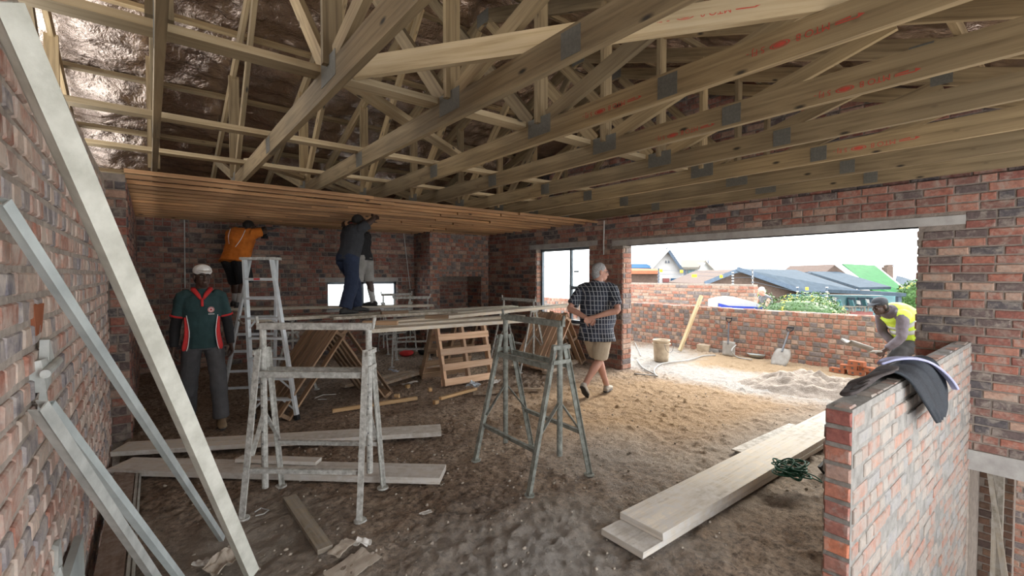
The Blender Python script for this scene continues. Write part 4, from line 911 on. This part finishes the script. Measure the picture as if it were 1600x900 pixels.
nb_ = V((0, 0, 1.42))
for s_ in (-1, 1): m.loft([nb_+V((s_*.075, -.02, .04)), nb_+V((s_*.075, .05, .025)), nb_+V((s_*.035, .115, -.03)), nb_+V((s_*.012, .135, -.075))], [(.008, .022), (.008, .024), (.008, .02), (.006, .012)], (0, 1, 0), 8)
m.loft([nb_+V((0, .138, -.07)), nb_+V((0, .150, -.15))], [(.014, .006), (.012, .006)], (1, 0, 0), 8)
m.build('collar', 'redcloth', t, True)
for s_ in (-1, 1):
    m = MB(); m.loft([V((s_*.145, .095, 1.16)), V((s_*.133, .118, 1.02)), V((s_*.150, .108, .86)), V((s_*.164, .09, .82))], [(.012, .006), (.022, .007), (.03, .007), (.012, .006)], (1, .5, 0), 8, True, 0, 3); m.build('side_panel', 'redcloth', t, True)
    el_ = V((s_*.165, 0, 1.365)).lerp(V((s_*.225, -.03, 1.09)), .72); d_ = (V((s_*.225, -.03, 1.09))-V((s_*.165, 0, 1.365))).normalized(); m = MB(); m.loft([el_-d_*.01, el_+d_*.008], [.070, .071], (1, 0, 0), 16); m.build('cuff_band', 'redcloth', t, True)

m = MB()
for s_ in (-1, 1): m.loft([V((s_*.134, .108, 1.18)), V((s_*.113, .136, 1.02)), V((s_*.124, .132, .88)), V((s_*.139, .118, .82))], [.004]*4, (1, 0, 0), 6, True, 0, 3)
m.build('white_piping', 'white', t, True)
lg = MB(); c = V((-.075, .147, 1.235)); n = 18
disc = lambda r, y: [c+V((math.cos(2*math.pi*k/n)*r, y, math.sin(2*math.pi*k/n)*r)) for k in range(n)]
lg.prism(disc(.030, .0), (0, .004, 0)); lgo = lg.build('badge', 'white', t); lgo['label'] = 'round white badge with red ring and star'
lg = MB(); vs = disc(.028, .0055)+disc(.022, .0055); lg.add(vs, [(k, (k+1) % n, (k+1) % n+n, k+n) for k in range(n)])
st = [c+V((math.sin(math.pi*k/5)*(.019 if k % 2 == 0 else .0075), .006, math.cos(math.pi*k/5)*(.019 if k % 2 == 0 else .0075))) for k in range(10)]
lg.add(st, [tuple(range(10))]); lg.build('star', 'redcloth', lgo)
lg = MB(); [lg.box((c.x+dx, c.y+.003, c.z-.045), (.008, .003, .011)) for dx in (-.024, -.013, -.002, .009, .02)]; lg.build('caption', 'white', lgo)
# -- grey haired man in checked shirt
t, H, T, hf, fw_, sd_, bd = person('grey-haired man in checked shirt and khaki shorts walking, hands clasped behind back', (4.62, 4.02, .012), math.radians(-66), dict(
    pelvis=(0, -.02, .90), neck=(0, .02, 1.47), head=(.02, .06, 1.625), hd=(.85, .6, -.05), bow=(0, .0, 0), sh=[V((-.20, .0, 1.40)), V((.20, -.01, 1.40))], el=[V((-.32, -.17, 1.15)), V((.32, -.17, 1.15))],
    wr=[V((-.055, -.262, 1.04)), V((.05, -.285, 1.06))], hip=[V((-.10, -.02, .88)), V((.10, -.02, .88))], kn=[V((-.04, .16, .50)), V((.03, .03, .47))], an=[V((.08, .20, .085)), V((-.09, -.23, .17))], pitch=(0, -.75)),
    'skin_fair', .0065, 1.13, 1.03, dict(mat='plaid', sleeve=.80, loose=.028, lo=-.30, hem=.03, fold=.03), dict(mat='khaki', len=.48), ('shoe_grey', False), 'hair', None, (.45, .7), dict(L=(0, -1, .2), R=(0, -1, 0), sL=1, sR=-1), dict(belly=.055), dict(L=V((.8, -.1, -.45)), R=V((-.85, -.05, -.42))))
m = MB(); m.loft([H(-.08, .02, .01), H(-.05, .103, .01), H(.05, .103, .01), H(.08, .02, .01)], [.0022]*4, (0, 0, 1), 6)
for s_ in (-1, 1): m.loft([H(s_*.035+.02*math.cos(a), .108, .002+.015*math.sin(a)) for a in [k*math.pi/6 for k in range(13)]], [.0018]*13, (0, 1, 0), 5)
m.build('glasses', 'steel_dark', t)
m = MB()
for s_ in (-1, 1): m.loft([V((0, -.06, 1.50)), V((s_*.06, -.04, 1.50)), V((s_*.082, .03, 1.49)), V((s_*.04, .1, 1.44))], [(.007, .022)]*4, (0, 0, 1), 8, True, 0, 2)
m.build('collar', 'plaid', t, True)
# -- workers on the platform
ZW = 1.052
t, *_ = person('worker in charcoal shirt and navy trousers on the planks reaching up to battens', (2.24, 6.52, ZW), math.radians(-78), dict(
    pelvis=(0, -.04, .80), neck=(0, .06, 1.23), head=(.0, .15, 1.31), hd=(.1, 1, .35), sh=[V((-.18, .05, 1.19)), V((.18, .05, 1.19))], el=[V((-.2, .24, 1.28)), V((.22, .18, 1.30))],
    wr=[V((-.10, .38, 1.37)), V((.10, .30, 1.38))], hip=[V((-.095, -.04, .79)), V((.095, -.04, .79))], kn=[V((-.11, .12, .44)), V((.12, -.06, .43))], an=[V((-.1, .15, .085)), V((.12, -.17, .085))]),
    'skin_dark', .008, 1.08, .95, dict(mat='charcoal', sleeve=.7, lo=-.12), dict(mat='navy', w=.092, fold=.03), ('darkshoe', False), 'darkhair', None, (.5, .5))
m = MB(); m.box((-.15, .08, .93), (.03, .07, .07), .4, .006); m.build('tool_pouch', 'orangetape', t)
t, *_ = person('worker in black shirt, grey shorts and red cap behind the navy-trousered worker', (2.72, 7.32, ZW+.03), math.radians(38), dict(
    pelvis=(0, 0, .80), neck=(0, .04, 1.19), head=(.0, .09, 1.29), hd=(-.2, 1, .25), sh=[V((-.18, .03, 1.15)), V((.18, .03, 1.15))], el=[V((-.26, .14, 1.2)), V((.26, .1, 1.2))],
    wr=[V((-.13, .27, 1.32)), V((.12, .22, 1.33))], hip=[V((-.095, 0, .79)), V((.095, 0, .79))], kn=[V((-.11, .04, .45)), V((.11, -.02, .45))], an=[V((-.12, .05, .085)), V((.12, -.1, .085))]),
    'skin_dark', .008, 1.0, .95, dict(mat='black', sleeve=.7), dict(mat='greyshorts', len=.55, socks='sock', sk=.35), ('darkshoe', False), 'darkhair', 'redcloth', (.5, .5))
t, *_ = person('worker in orange shirt on the far plank behind the stepladder, drilling overhead', (1.14, 8.42, ZW+.035), math.radians(-52), dict(
    pelvis=(0, -.1, .78), neck=(0, .04, 1.22), head=(.05, .14, 1.28), hd=(.3, 1, .1), sh=[V((-.2, .02, 1.17)), V((.2, .02, 1.17))], el=[V((-.22, .22, 1.25)), V((.28, .2, 1.22))],
    wr=[V((-.05, .40, 1.28)), V((.12, .40, 1.28))], hip=[V((-.095, -.1, .77)), V((.095, -.1, .77))], kn=[V((-.15, .05, .44)), V((.13, -.06, .43))], an=[V((-.17, .04, .085)), V((.14, -.2, .085))]),
    'skin_dark', .008, 1.2, .95, dict(mat='orange', sleeve=.7, loose=.02, lo=-.18, hem=.03, fold=.035), dict(mat='black', len=.56, socks='sock', sk=.62), ('darkshoe', False), 'darkhair', None, (.9, .9))
m = MB(); m.loft([V((.19, -.10, 1.22)), V((.17, -.16, 1.08)), V((.11, -.215, .95))], [.005]*3, (1, 0, 0), 6, True, 0, 3); m.loft([V((-.02, -.17, 1.24)), V((-.04, -.19, 1.12)), V((.0, -.22, 1.0))], [.004]*3, (1, 0, 0), 6, True, 0, 3); m.build('white_piping', 'white', t, True)
dl = thing('drill', 'dark cordless drill held overhead by the orange-shirted worker', 'tool', (1.14, 8.42, ZW+1.33), math.radians(-52))
m = MB(); m.loft([(.05, .44, .0), (.05, .62, .02)], [.032, .028], n=12); m.loft([(.05, .62, .02), (.05, .70, .03)], [.02, .008], n=10); m.build('drill_body', 'steel_dark', dl, True)
m = MB(); m.beam((.05, .47, .0), (.05, .45, -.12), .035, .05, (0, 1, 0)); m.box((.05, .45, -.14), (.06, .09, .05)); m.build('handle', 'black', dl)
# -- man with the hi-vis vest, outside
t, H, T, hf, fw_, sd_, bd = person('man in yellow hi-vis vest and dark cap bending with a shovel on the terrace', (8.24, 1.51, .0), .90, dict(
    pelvis=(0, 0, .74), neck=(0, .33, 1.10), head=(-.02, .45, 1.17), hd=(-.1, 1, -.25), bow=(0, -.06, .07), sh=[V((-.19, .28, 1.04)), V((.18, .26, 1.04))], el=[V((-.25, .34, .77)), V((.2, .22, .8))],
    wr=[V((-.17, .50, .58)), V((.02, .18, .60))], hip=[V((-.1, 0, .72)), V((.1, 0, .72))], kn=[V((-.15, .34, .47)), V((.13, -.03, .40))], an=[V((-.15, .56, .085)), V((.14, -.34, .085))]),
    'skin_dark', .008, 1.1, 1.0, dict(mat='workshirt', sleeve=1.85, lo=-.05), dict(mat='blacktrouser', w=.09, fold=.035), ('darkshoe', True), 'darkhair', 'charcoal', (1.3, 1.3))
m = MB(); P = [(-.02, .22, .18), (.2, .228, .19), (.45, .225, .19), (.7, .225, .18), (.88, .205, .15), (.95, .16, .11)]
m.loft([T(p[0], 0) for p in P], [(p[1], p[2]) for p in P], sd_, 20, True, 0, 3)
for s_, sh in ((-1, V((-.19, .28, 1.04))), (1, V((.18, .26, 1.04)))): m.ell(sh+T(.9)*0+V((s_*-.015, -.02, .01)), (.095, .1, .095))
vest = fuse(m.build('vest', 'hivis', t), .0095, 4, .02)
m = MB()
for f in (.22, .5): m.loft([T(f-.05), T(f+.05)], [(.236, .197)]*2, sd_, 26)
m.build('reflective_band', 'reflect', vest, True)
# shovel in his hands
sv = thing('shovel', 'muddy long shovel held level by the man in the hi-vis vest', 'shovel', (8.24, 1.51, .5), .90)
m = MB(); m.tube([(.08, .02, .10), (-.16, .52, .07), (-.2, .74, .08)], .017, 8); m.build('shaft', 'bladegrey', sv)
m = MB(); rows = []
for j in range(6):
    f = j/5; rows.append([V((-.2+(i/4-.5)*(.16+.1*f*(1-f*.6)), .72+.32*f, .08+.10*f+.05*(i/4-.5)**2*4)) for i in range(5)])
m.add([p for r in rows for p in r], [(j*5+i, j*5+i+1, (j+1)*5+i+1, (j+1)*5+i) for j in range(5) for i in range(4)]); b_ = m.build('blade', 'bladegrey', sv, True); b_.modifiers.new('s', 'SOLIDIFY').thickness = .02
# -- neighbour far off
t, *_ = person('far neighbour in dark sleeveless top bending over the hedge next door', (13.8, 5.66, -.42), math.radians(60), dict(
    pelvis=(0, -.1, .92), neck=(0, .12, 1.42), head=(0, .2, 1.56), hd=(0, 1, -.5), sh=[V((-.19, .1, 1.36)), V((.19, .1, 1.36))], el=[V((-.24, .26, 1.12)), V((.24, .26, 1.12))],
    wr=[V((-.15, .46, 1.0)), V((.15, .46, 1.0))], hip=[V((-.095, -.1, .9)), V((.095, -.1, .9))], kn=[V((-.1, 0, .5)), V((.1, 0, .5))], an=[V((-.1, -.04, .085)), V((.1, -.04, .085))]),
    'skin_fair', .012, 1.05, 1.0, dict(mat='steel_dark', sleeve=.05), dict(mat='grey_trouser'), ('darkshoe', False), 'paper', None, (.6, .6))
# ================================================================ terrace things
def bucket():
    p = onz(1033, 564); t = thing('bucket', 'large dirty bucket standing on the terrace left of the leaning post', 'bucket', (p.x, p.y, .0)); m = MB()
    n = 24; prof = [(.125, 0), (.135, .1), (.15, .38), (.158, .385), (.158, .40), (.145, .40), (.135, .38), (.12, .08), (.0, .07)]
    vs = [V((r*math.cos(2*math.pi*k/n), r*math.sin(2*math.pi*k/n), z)) for r, z in prof for k in range(n)]; fs = [(j*n+k, j*n+(k+1) % n, (j+1)*n+(k+1) % n, (j+1)*n+k) for j in range(len(prof)-1) for k in range(n)]+[tuple(reversed(range(n)))]
    m.add(vs, fs); m.build('pail', 'bucket', t, True); m = MB(); m.loft([(.158*math.cos(a), .158*math.sin(a), .33) for a in [k*math.pi/12 for k in range(25)]], [(.006, .012)]*25, (0, 0, 1), 6); m.build('rim', 'bucket', t, True)
    m = MB(); m.tube([(-.158*math.cos(a)*.9, -.165-.02*math.sin(a), .34-.16*math.sin(a)) for a in [k*math.pi/10 for k in range(11)]], .004, 6); m.build('handle', 'steel_dark', t, True)
bucket()
board_thing('post', 'pale timber post leaning on the terrace wall right of the bucket', 'post', onz(1062, 548, .02), onx(1096, 462, 9.22), .05, .08, 'runner', (1, 0, 0))
def spade(lab, foot, top, blade, bw=.24, bl=.30, shaft='steel_dark'):
    t = thing('shovel', lab, 'shovel', foot); f, tp = V((0, 0, 0)), V(top)-V(foot); d = tp.normalized(); s_ = Y; n_ = s_.cross(d)
    m = MB(); m.tube([d*bl*.8, tp-d*.1], .016, 8); m.build('shaft', shaft, t)
    m = MB(); m.tube([tp-d*.1, tp-d*.05+s_*.05, tp+s_*.05], .01, 7); m.tube([tp-d*.1, tp-d*.05-s_*.05, tp-s_*.05], .01, 7); m.tube([tp-s_*.06, tp+s_*.06], .014, 8); m.build('grip', 'black', t)
    m = MB(); rows = []; 
    for j in range(8):
        f_ = j/7; w_ = bw*(1 if blade == 'square' else math.sin(math.pi*min(1, .18+f_*.62))**.5); rows.append([d*(bl*f_)+s_*((i/6-.5)*w_)+n_*(.035*((i/6-.5)*2)**2) for i in range(7)])
    m.add([p for r in rows for p in r], [(j*7+i, j*7+i+1, (j+1)*7+i+1, (j+1)*7+i) for j in range(7) for i in range(6)]); o = m.build('blade', 'bladegrey', t, True); o.modifiers.new('s', 'SOLIDIFY').thickness = .004
spade('square-bladed spade upright against the terrace wall, black handle', onz(1137, 556, .0), onx(1139, 497, 9.2), 'square', .26, .3)
spade('round-nosed shovel leaning on the terrace wall, right of the square spade', onz(1214, 571, .0), onx(1235, 512, 9.19), 'round', .30, .36)
m = MB(); m.loft([(0, 0, 0), (0, 0, .05), (0, 0, .055)], [(.2, .15), (.24, .18), (.25, .19)], n=24); o = m.build('basin', 'galv', None, True); p = onz(1190, 556); o.location = (p.x-.15, p.y, .01); tag(o, 'shallow grey basin at foot of the terrace wall between the shovels', 'basin')
for i, (x, y, d, mt, lab) in enumerate(((1100, 548, (.2, .24, .13), 'bucket', 'yellowish block on the ground right of the leaning post'), (1116, 549, (.2, .2, .06), 'mortar_grey', 'flat grey-green lump beside the yellowish block'))):
    p = onz(x, y); m = MB(); m.box((0, 0, d[2]/2), d, .3, .01); o = m.build('block', mt); o.location = (p.x, p.y, 0); tag(o, lab, 'block')
rr = random.Random(8); p = onz(1338, 586); k = 0
for (dx, dy, z) in ((0, .25, .037), (0, 0, .037), (.03, -.24, .037), (0, .1, .112), (.02, -.15, .112), (.02, 0, .187)):
    m = MB(); m.box((0, 0, 0), (.106, .222, .073), 0, .003)
    for q in (-.05, .05): m.box((-.0535, q, 0), (.002, .03, .03), mi=1)
    o = m.build('brick', ['orange_tile', 'steel_dark']); o.location = (p.x+dx, p.y+dy, z); o.rotation_euler = (0, 0, rr.uniform(-.3, .3)); tag(o, ('loose red brick, bottom left end of the small terrace stack', 'loose red brick, bottom middle of the small terrace stack', 'loose red brick, bottom right end of the small terrace stack', 'loose red brick, left one of the middle row of the stack', 'loose red brick, right one of the middle row of the stack', 'loose red brick on top of the small terrace stack')[k], 'brick', 'loose bricks stacked by the terrace wall')
    k += 1
def mound(lab, c, rx, ry, h, mt):
    m = MB(); n = 44; vs, fs = [], []
    for j in range(n+1):
        for i in range(n+1):
            x, y = (i/n-.5)*2, (j/n-.5)*2; r = math.hypot(x, y); b = max(0, 1-r**1.6); nz = noise.fractal(V((x*4, y*4, 2)), .8, 2.1, 4)
            vs.append((x*rx, y*ry, h*b*(1+.45*nz)+(.02*nz if b > 0 else 0)-.012))
    for j in range(n):
        for i in range(n): a = j*(n+1)+i; fs.append((a, a+1, a+n+2, a+n+1))
    m.add(vs, fs); o = m.build('mortar_heap', mt, None, True); o.location = (c[0], c[1], 0); o.rotation_euler = (0, 0, .35); tag(o, lab, 'heap')
mound('heap of wet mixed mortar on the terrace floor', onz(1268, 607), .62, .95, .22, 'sand')
m = MB(); m.tube([onz(x, y, .02) for x, y in ((992, 535), (1000, 552), (1001, 556))], .01, 7, 3)
m.tube([onz(x, y, .02) for x, y in ((995, 562), (1005, 575), (1024, 585), (1026, 588), (1022, 578), (1035, 568), (1075, 563), (1098, 556), (1118, 555))], .012, 7, 3); m.tube([onz(x, y, .02) for x, y in ((991, 584), (1010, 586), (1027, 587))], .012, 7, 3)
m.tube([onz(1175, 562, .02), onz(1152, 558, .02), onz(1143, 548, .15), onz(1150, 539, .22)], .012, 7, 4)
tag(based(m.build('hose', 'hose', None, True)), 'pale garden hose snaking across the terrace floor', 'hose')
# ================================================================ beyond the terrace wall
m = MB(); cbox(m, 9.47, 20, -6, 16, -.8, -.45); m.box((90, 60, -3.5), (150, 240, .2)); m.build('ground', 'haze_ground', None, kind='structure')
FH = V((math.sin(YAW), math.cos(YAW), 0))
def extr(mb, px, d, depth, mi=0): mb.prism([atd(x, y, d) for x, y in px], FH*depth, mi)
def part(root, name, mt, px, d, depth, label=None):
    m = MB(); extr(m, px, d, depth); return m.build(name, mt, root)
def roofq(root, mt, q, th=.25, name='roof'):
    """q: (px, py, dist) corners"""
    m = MB(); m.slab([atd(*a) for a in q], th); return m.build(name, mt, root)
def bar(root, name, mt, a, b, w_):
    m = MB(); m.beam(atd(*a), atd(*b), w_, w_); return m.build(name, mt, root)
def house(lab, d, px=1100): p = atd(px, 440, d); return thing('house', lab, 'house', (p.x, p.y, -3.4), 0, 'neighbouring houses')
B = 520
def loc(root):
    bpy.context.view_layer.update()
    for c in root.children: c.matrix_parent_inverse = root.matrix_world.inverted() if c.matrix_parent_inverse == Matrix.Identity(4) else c.matrix_parent_inverse
h = house('tall white gabled house, left of the houses seen over garden wall', 32, 1040)
part(h, 'wall', 'wallwhite', [(1012, B), (1012, 424), (1045, 389), (1068, 425), (1068, B)], 32, 6)
roofq(h, 'fascia', [(1044, 385.5, 31.5), (1071, 425, 31.5), (1071, 425, 38), (1044, 385.5, 38)], .2); roofq(h, 'wallwhite', [(1009, 424, 31.5), (1045, 385.5, 31.5), (1045, 385.5, 38), (1009, 424, 38)], .2)
part(h, 'garage_window', 'maroon', [(1036, 441), (1036, 435), (1046, 435), (1046, 441)], 31.9, .1); part(h, 'garage_window', 'roofblue', [(1049, 441), (1049, 435), (1061, 435), (1061, 441)], 31.9, .1)
for x in (1041, 1045): part(h, 'vent', 'darkwin', [(x-1, 411), (x, 407), (x+1.5, 411)], 31.9, .1)
loc(h)
h = house('low house with blue roof strip at far left of the view', 28, 1000)
part(h, 'wall', 'brownwall', [(975, B), (975, 428), (1028, 428), (1028, B)], 28, 3.2); roofq(h, 'orange_tile', [(975, 424, 29), (1029, 425, 29), (1029, 428, 27.5), (975, 428, 27.5)], .2); roofq(h, 'roofblue', [(975, 416, 34), (1017, 417, 34), (1017, 423, 31), (975, 423, 31)], .2); loc(h)
h = house('white house with beige roof and small gable, behind the brick gable', 40, 1090)
part(h, 'wall', 'wallwhite', [(1066, B), (1066, 421), (1092, 421), (1104, 410), (1118, 424), (1118, B)], 40, 6); roofq(h, 'roofbeige', [(1064, 409.5, 44), (1104, 409, 44), (1091, 421, 39.5), (1064, 421, 39.5)], .2)
part(h, 'window', 'darkwin', [(1067, 432), (1067, 422), (1073, 422), (1073, 432)], 39.9, .15); part(h, 'window', 'teal', [(1075, 436), (1075, 422), (1090, 422), (1090, 436)], 39.9, .15); roofq(h, 'roofbeige', [(1104, 409, 39.6), (1120, 425, 39.6), (1120, 425, 46), (1104, 409, 46)], .15); bar(h, 'aerial', 'fascia', (1106, 415, 40), (1107, 404, 40), .06); loc(h)
h = house('brown brick house with wide slate roof in the middle of the view', 22, 1180)
part(h, 'wall', 'brownwall', [(1100, B), (1100, 443), (1152, 421), (1256, 458), (1256, B)], 22, 5)
roofq(h, 'fascia', [(1100, 440, 21.6), (1152, 419.5, 21.6), (1153, 419.5, 28), (1106, 440, 28)], .18)
m = MB(); m.beam(atd(1152, 420, 21.6), atd(1256, 456.5, 21.6), .12, .2); m.build('fascia', 'fascia', h)
roofq(h, 'roofgrey', [(1152, 419.5, 21.6), (1256, 455.5, 21.6), (1342, 453.5, 24), (1244, 421.5, 31)], .12); bar(h, 'gutter', 'fascia', (1256, 456, 21.6), (1342, 454, 24), .1); part(h, 'wall', 'brownwall', [(1256, B), (1256, 457), (1345, 455), (1345, B)], 24, 4); loc(h)
h = house('small brick gable with dark bargeboards left of the wide slate roof', 28.5, 1110)
part(h, 'wall', 'brownwall', [(1080, B), (1080, 439), (1112, 425), (1122, 431), (1122, B)], 28.5, 3); roofq(h, 'roofgrey', [(1080, 438, 28.3), (1112, 423.5, 28.3), (1112, 423.5, 31.5), (1084, 438, 31.5)], .15); loc(h)
h = house('second slate roofed house behind the wide slate roof', 30, 1300)
roofq(h, 'roofgrey', [(1262, 427, 36), (1311, 427.5, 36), (1392, 452, 27), (1342, 453, 27)], .15); part(h, 'wall', 'brownwall', [(1290, B), (1290, 450), (1376, 455), (1376, B)], 29, 4); part(h, 'vent', 'darkwin', [(1262, 427), (1262, 425), (1267, 425), (1267, 427)], 30, .3); loc(h)
h = house('green tiled house with brick gable, right of the slate roofs', 36, 1350)
part(h, 'wall', 'brownwall', [(1288, B), (1288, 427), (1306, 413), (1338, 436), (1338, B)], 36.2, 6)
roofq(h, 'roofgreen', [(1315, 414.5, 40), (1366, 417, 42), (1418, 460, 33), (1342, 437, 34.5)], .15); roofq(h, 'roofgreen', [(1342, 437, 34.5), (1418, 460, 33), (1430, 472, 31), (1384, 478, 31)], .15)
bar(h, 'bargeboard', 'wallwhite', (1307, 412, 36), (1342, 438, 34.4), .25); bar(h, 'bargeboard', 'wallwhite', (1366, 417, 42), (1419, 461, 33), .3)
for k in range(12):
    f = k/12; bar(h, 'tile_course', 'roofgreen', (1316+27*f, 415+22*f, 40-5.4*f), (1367+50*f, 417+42*f, 42-8.8*f), .09)
part(h, 'wall', 'teal', [(1376, B), (1376, 478), (1432, 472), (1432, B)], 32, 4); loc(h)
ch = thing('chimney', 'brick chimney stack standing behind the green roof', 'chimney', (*atd(1391, 440, 40)[:2], -3.4)); part(ch, 'stack', 'brownwall', [(1386, 470), (1386, 417), (1396, 417), (1396, 470)], 40, .6); part(ch, 'crown', 'brownwall', [(1388, 417), (1388, 414), (1395, 413), (1395, 417)], 40, .5); bar(ch, 'aerial', 'fascia', (1396, 417, 40), (1396, 408, 40), .05); loc(ch)
h = house('pale blue-grey roofed house at right edge beyond the chimney', 48, 1420)
part(h, 'wall', 'wallwhite', [(1398, B), (1398, 447), (1440, 447), (1440, B)], 48, 5); roofq(h, 'roofgrey', [(1400, 433, 52), (1412, 436, 52), (1442, 446, 47), (1398, 448, 47)], .2); loc(h)
# veranda with chairs
h = thing('veranda', 'flat-roofed veranda with teal windows in front of the green roof', 'veranda', (*atd(1330, 480, 20)[:2], -3.4))
roofq(h, 'roofgrey', [(1290, 457, 21), (1395, 461, 21), (1416, 463.5, 18.5), (1330, 459, 18.5)], .14); part(h, 'back_wall', 'teal', [(1236, B), (1236, 460), (1405, 462), (1405, B)], 21.2, .3)
for x0, x1 in ((1302, 1310), (1326, 1336), (1342, 1352), (1356, 1364)): part(h, 'window', 'darkwin' if x0 == 1302 else 'roofgrey', [(x0, 482), (x0, 465), (x1, 465), (x1, 482)], 21.1, .06)
for x, y in ((1303, 464), (1302, 472), (1340, 469), (1354, 467)): part(h, 'sign_panel', 'wallwhite', [(x, y+6), (x-1, y), (x+4, y+1), (x+5, y+7)], 20.8, .06)
bar(h, 'post', 'fascia', (1404, 463, 18.8), (1404, 486, 18.8), .14); part(h, 'parapet', 'maroon', [(1298, 500), (1298, 485), (1364, 487), (1364, 500)], 19.5, .3)
loc(h)
for i, (x, lab) in enumerate(((1322, 'left wooden chair on the veranda parapet'), (1341, 'middle wooden chair on the veranda'), (1361, 'right wooden chair on the veranda'))):
    p = atd(x, 487, 19.2); t = thing('chair', lab, 'chair', p, .6, 'veranda chairs'); m = MB(); m.box((0, 0, .22), (.42, .42, .05)); m.build('seat', 'roofbeige', t)
    for a in (-1, 1):
        for b in (-1, 1): m = MB(); m.beam((a*.19, b*.19, 0), (a*.16, b*.16, .22), .04, .04); m.build('leg', 'roofbeige', t)
    m = MB(); m.beam((0, .2, .22), (0, .28, .5), .4, .04, (0, 1, 0)); m.build('backrest', 'teal', t)
# covered thing
m = MB(); q = [atd(1121, 466, 11.6), atd(1176, 467, 11.4), atd(1200, 481, 10.6), atd(1122, 478, 10.9)]
t = thing('awning_cover', 'white covered canopy with dark blue band behind the terrace wall', 'cover', (*atd(1160, 480, 10.4)[:2], -.45))
m.prism([atd(1121, 480, 10.4), atd(1121, 469, 10.4), atd(1133, 466, 10.4), atd(1148, 464, 10.4), atd(1176, 471, 10.4), atd(1198, 480, 10.4), atd(1198, 500, 10.4), atd(1121, 500, 10.4)], FH*.5); m.build('cover', 'wallwhite', t); m = MB(); m.prism([atd(1124, 474, 10.35), atd(1140, 478, 10.35), atd(1191, 480, 10.35), atd(1191, 487, 10.35), atd(1124, 480, 10.35)], FH*.06); m.build('band', 'cover_blue', t); loc(t)
# electric fence posts with signs
for i, (x, y0, y1, d, lab) in enumerate(((1029, 419, 445, 14.5, 'striped electric fence post at left end of garden wall'), (1145, 424, 446, 12.5, 'electric fence post midway along the garden wall'), (1176, 420, 452, 11.3, 'black and white electric fence post at right end of garden wall'), (1246, 447, 480, 12, 'electric fence post above the left part of the hedge'), (1292, 447, 482, 12, 'electric fence post above the right end of the hedge'))):
    t = thing('fence_post', lab, 'fence post', (*atd(x, y1, d)[:2], atd(x, y1+30, d).z), 0, 'electric fence posts'); m = MB(); m.tube([atd(x, y1+30, d), atd(x, y0, d)], .014, 6); m.build('pole', 'fascia' if i != 2 else 'wallwhite', t)
    n = 5
    for k in range(n): yy = y0+1+(y1-y0)*k/n; m = MB(); m.tube([atd(x, yy, d-.02), atd(x, yy+1.8, d-.02)], .03, 8); m.build('insulator', 'darkwin' if i in (0, 2) else 'wallwhite', t)
    loc(t)
for i, (x, y, d, lab) in enumerate(((1033, 423, 14.4, 'small yellow warning sign by the white gable'), (1065, 424, 14, 'yellow warning sign at foot of the white gable roof'), (1085, 431, 13.3, 'larger yellow warning sign before the beige-roofed house'), (1127, 432, 12.6, 'yellow warning sign on the slate roof edge'), (1182, 460, 11.3, 'yellow warning sign left of the far neighbour'), (1261, 451, 12, 'yellow warning sign above the hedge'))):
    s_ = 2.4 if i not in (2,) else 4; t = None; m = MB(); m.prism([atd(x-s_, y+2.2, d), atd(x-s_, y-2.2, d), atd(x+s_, y-2.2, d), atd(x+s_, y+2.2, d)], FH*.01); tag(m.build('warning_sign', 'sign'), lab, 'sign', 'yellow signs on the electric fence')
m = MB()
for (a, b) in (((1029, 422, 14.5), (1145, 427, 12.5)), ((1029, 428, 14.5), (1145, 433, 12.5)), ((1145, 427, 12.5), (1176, 424, 11.3)), ((1145, 434, 12.5), (1176, 433, 11.3)), ((1246, 450, 12), (1292, 450, 12)), ((1246, 456, 12), (1292, 456, 12)), ((1176, 440, 11.3), (1246, 456, 12))): m.tube([atd(*a), atd(*b)], .004, 4)
tag(m.build('fence_wire', 'fascia'), 'thin electric fence wires strung between the posts', 'wire')
# planting
def shrub(name, lab, c, r, n_, mt, leaf=.05, seed=1, cat='hedge', trunk=False, mt2=None):
    t = thing(name, lab, cat, c); rr = random.Random(seed); m = MB(); m2 = MB(); m.ell((0, 0, 0), (r[0]*.85, r[1]*.85, r[2]*.85), None, 14)
    for k in range(n_):
        d = V((rr.gauss(0, 1), rr.gauss(0, 1), rr.gauss(0, 1))).normalized(); q = 1+.16*noise.noise(d*3+V((seed, 0, 0)))-rr.random()*.12; p = V((d.x*r[0]*q, d.y*r[1]*q, d.z*r[2]*q)); a = V((rr.gauss(0, 1), rr.gauss(0, 1), rr.gauss(0, 1))).normalized(); b = a.cross(d).normalized() if a.cross(d).length > .1 else X
        l = leaf*rr.uniform(.6, 1.3); mm_ = m2 if (mt2 and d.z > .55 and noise.noise(d*3+V((5, 5, seed))) > .18 and rr.random() < .5) else m; mm_.add([p-a*l*.5, p+b*l*.3, p+a*l*.5, p-b*l*.3], [(0, 1, 2, 3)])
    o = m.build('foliage', mt, t); o['kind'] = 'stuff'
    if mt2 and m2.v: o = m2.build('blossom', mt2, t); o['kind'] = 'stuff'
    if trunk: m = MB(); m.tube([(0, 0, -c[2]-1.5), (0, 0, 0)], .08, 8); m.build('trunk', 'oldwood', t)
shrub('hedge', 'clipped green hedge rising behind the terrace wall', (10.7, 3.75, .55), (.75, 1.0, .62), 6500, 'hedge', .045, 2, 'hedge', False, 'hedge_y')
shrub('shrub', 'darker shrub behind the left end of the hedge', (12.7, 4.2, .6), (.5, .7, .6), 2200, 'hedge', .06, 3, 'shrub', False, 'hedge_y')
shrub('shrub', 'dark plant behind the far neighbour by garden wall end', (15.0, 6.4, .4), (.6, .5, .8), 1200, 'hedge', .07, 8, 'shrub')
p = atd(1434, 462, 26); shrub('tree', 'yellow-green tree at right edge of the terrace opening', (p.x, p.y, p.z-.3), (1.1, 1.1, 1.2), 2500, 'hedge', .17, 5, 'tree', True, 'hedge_y')
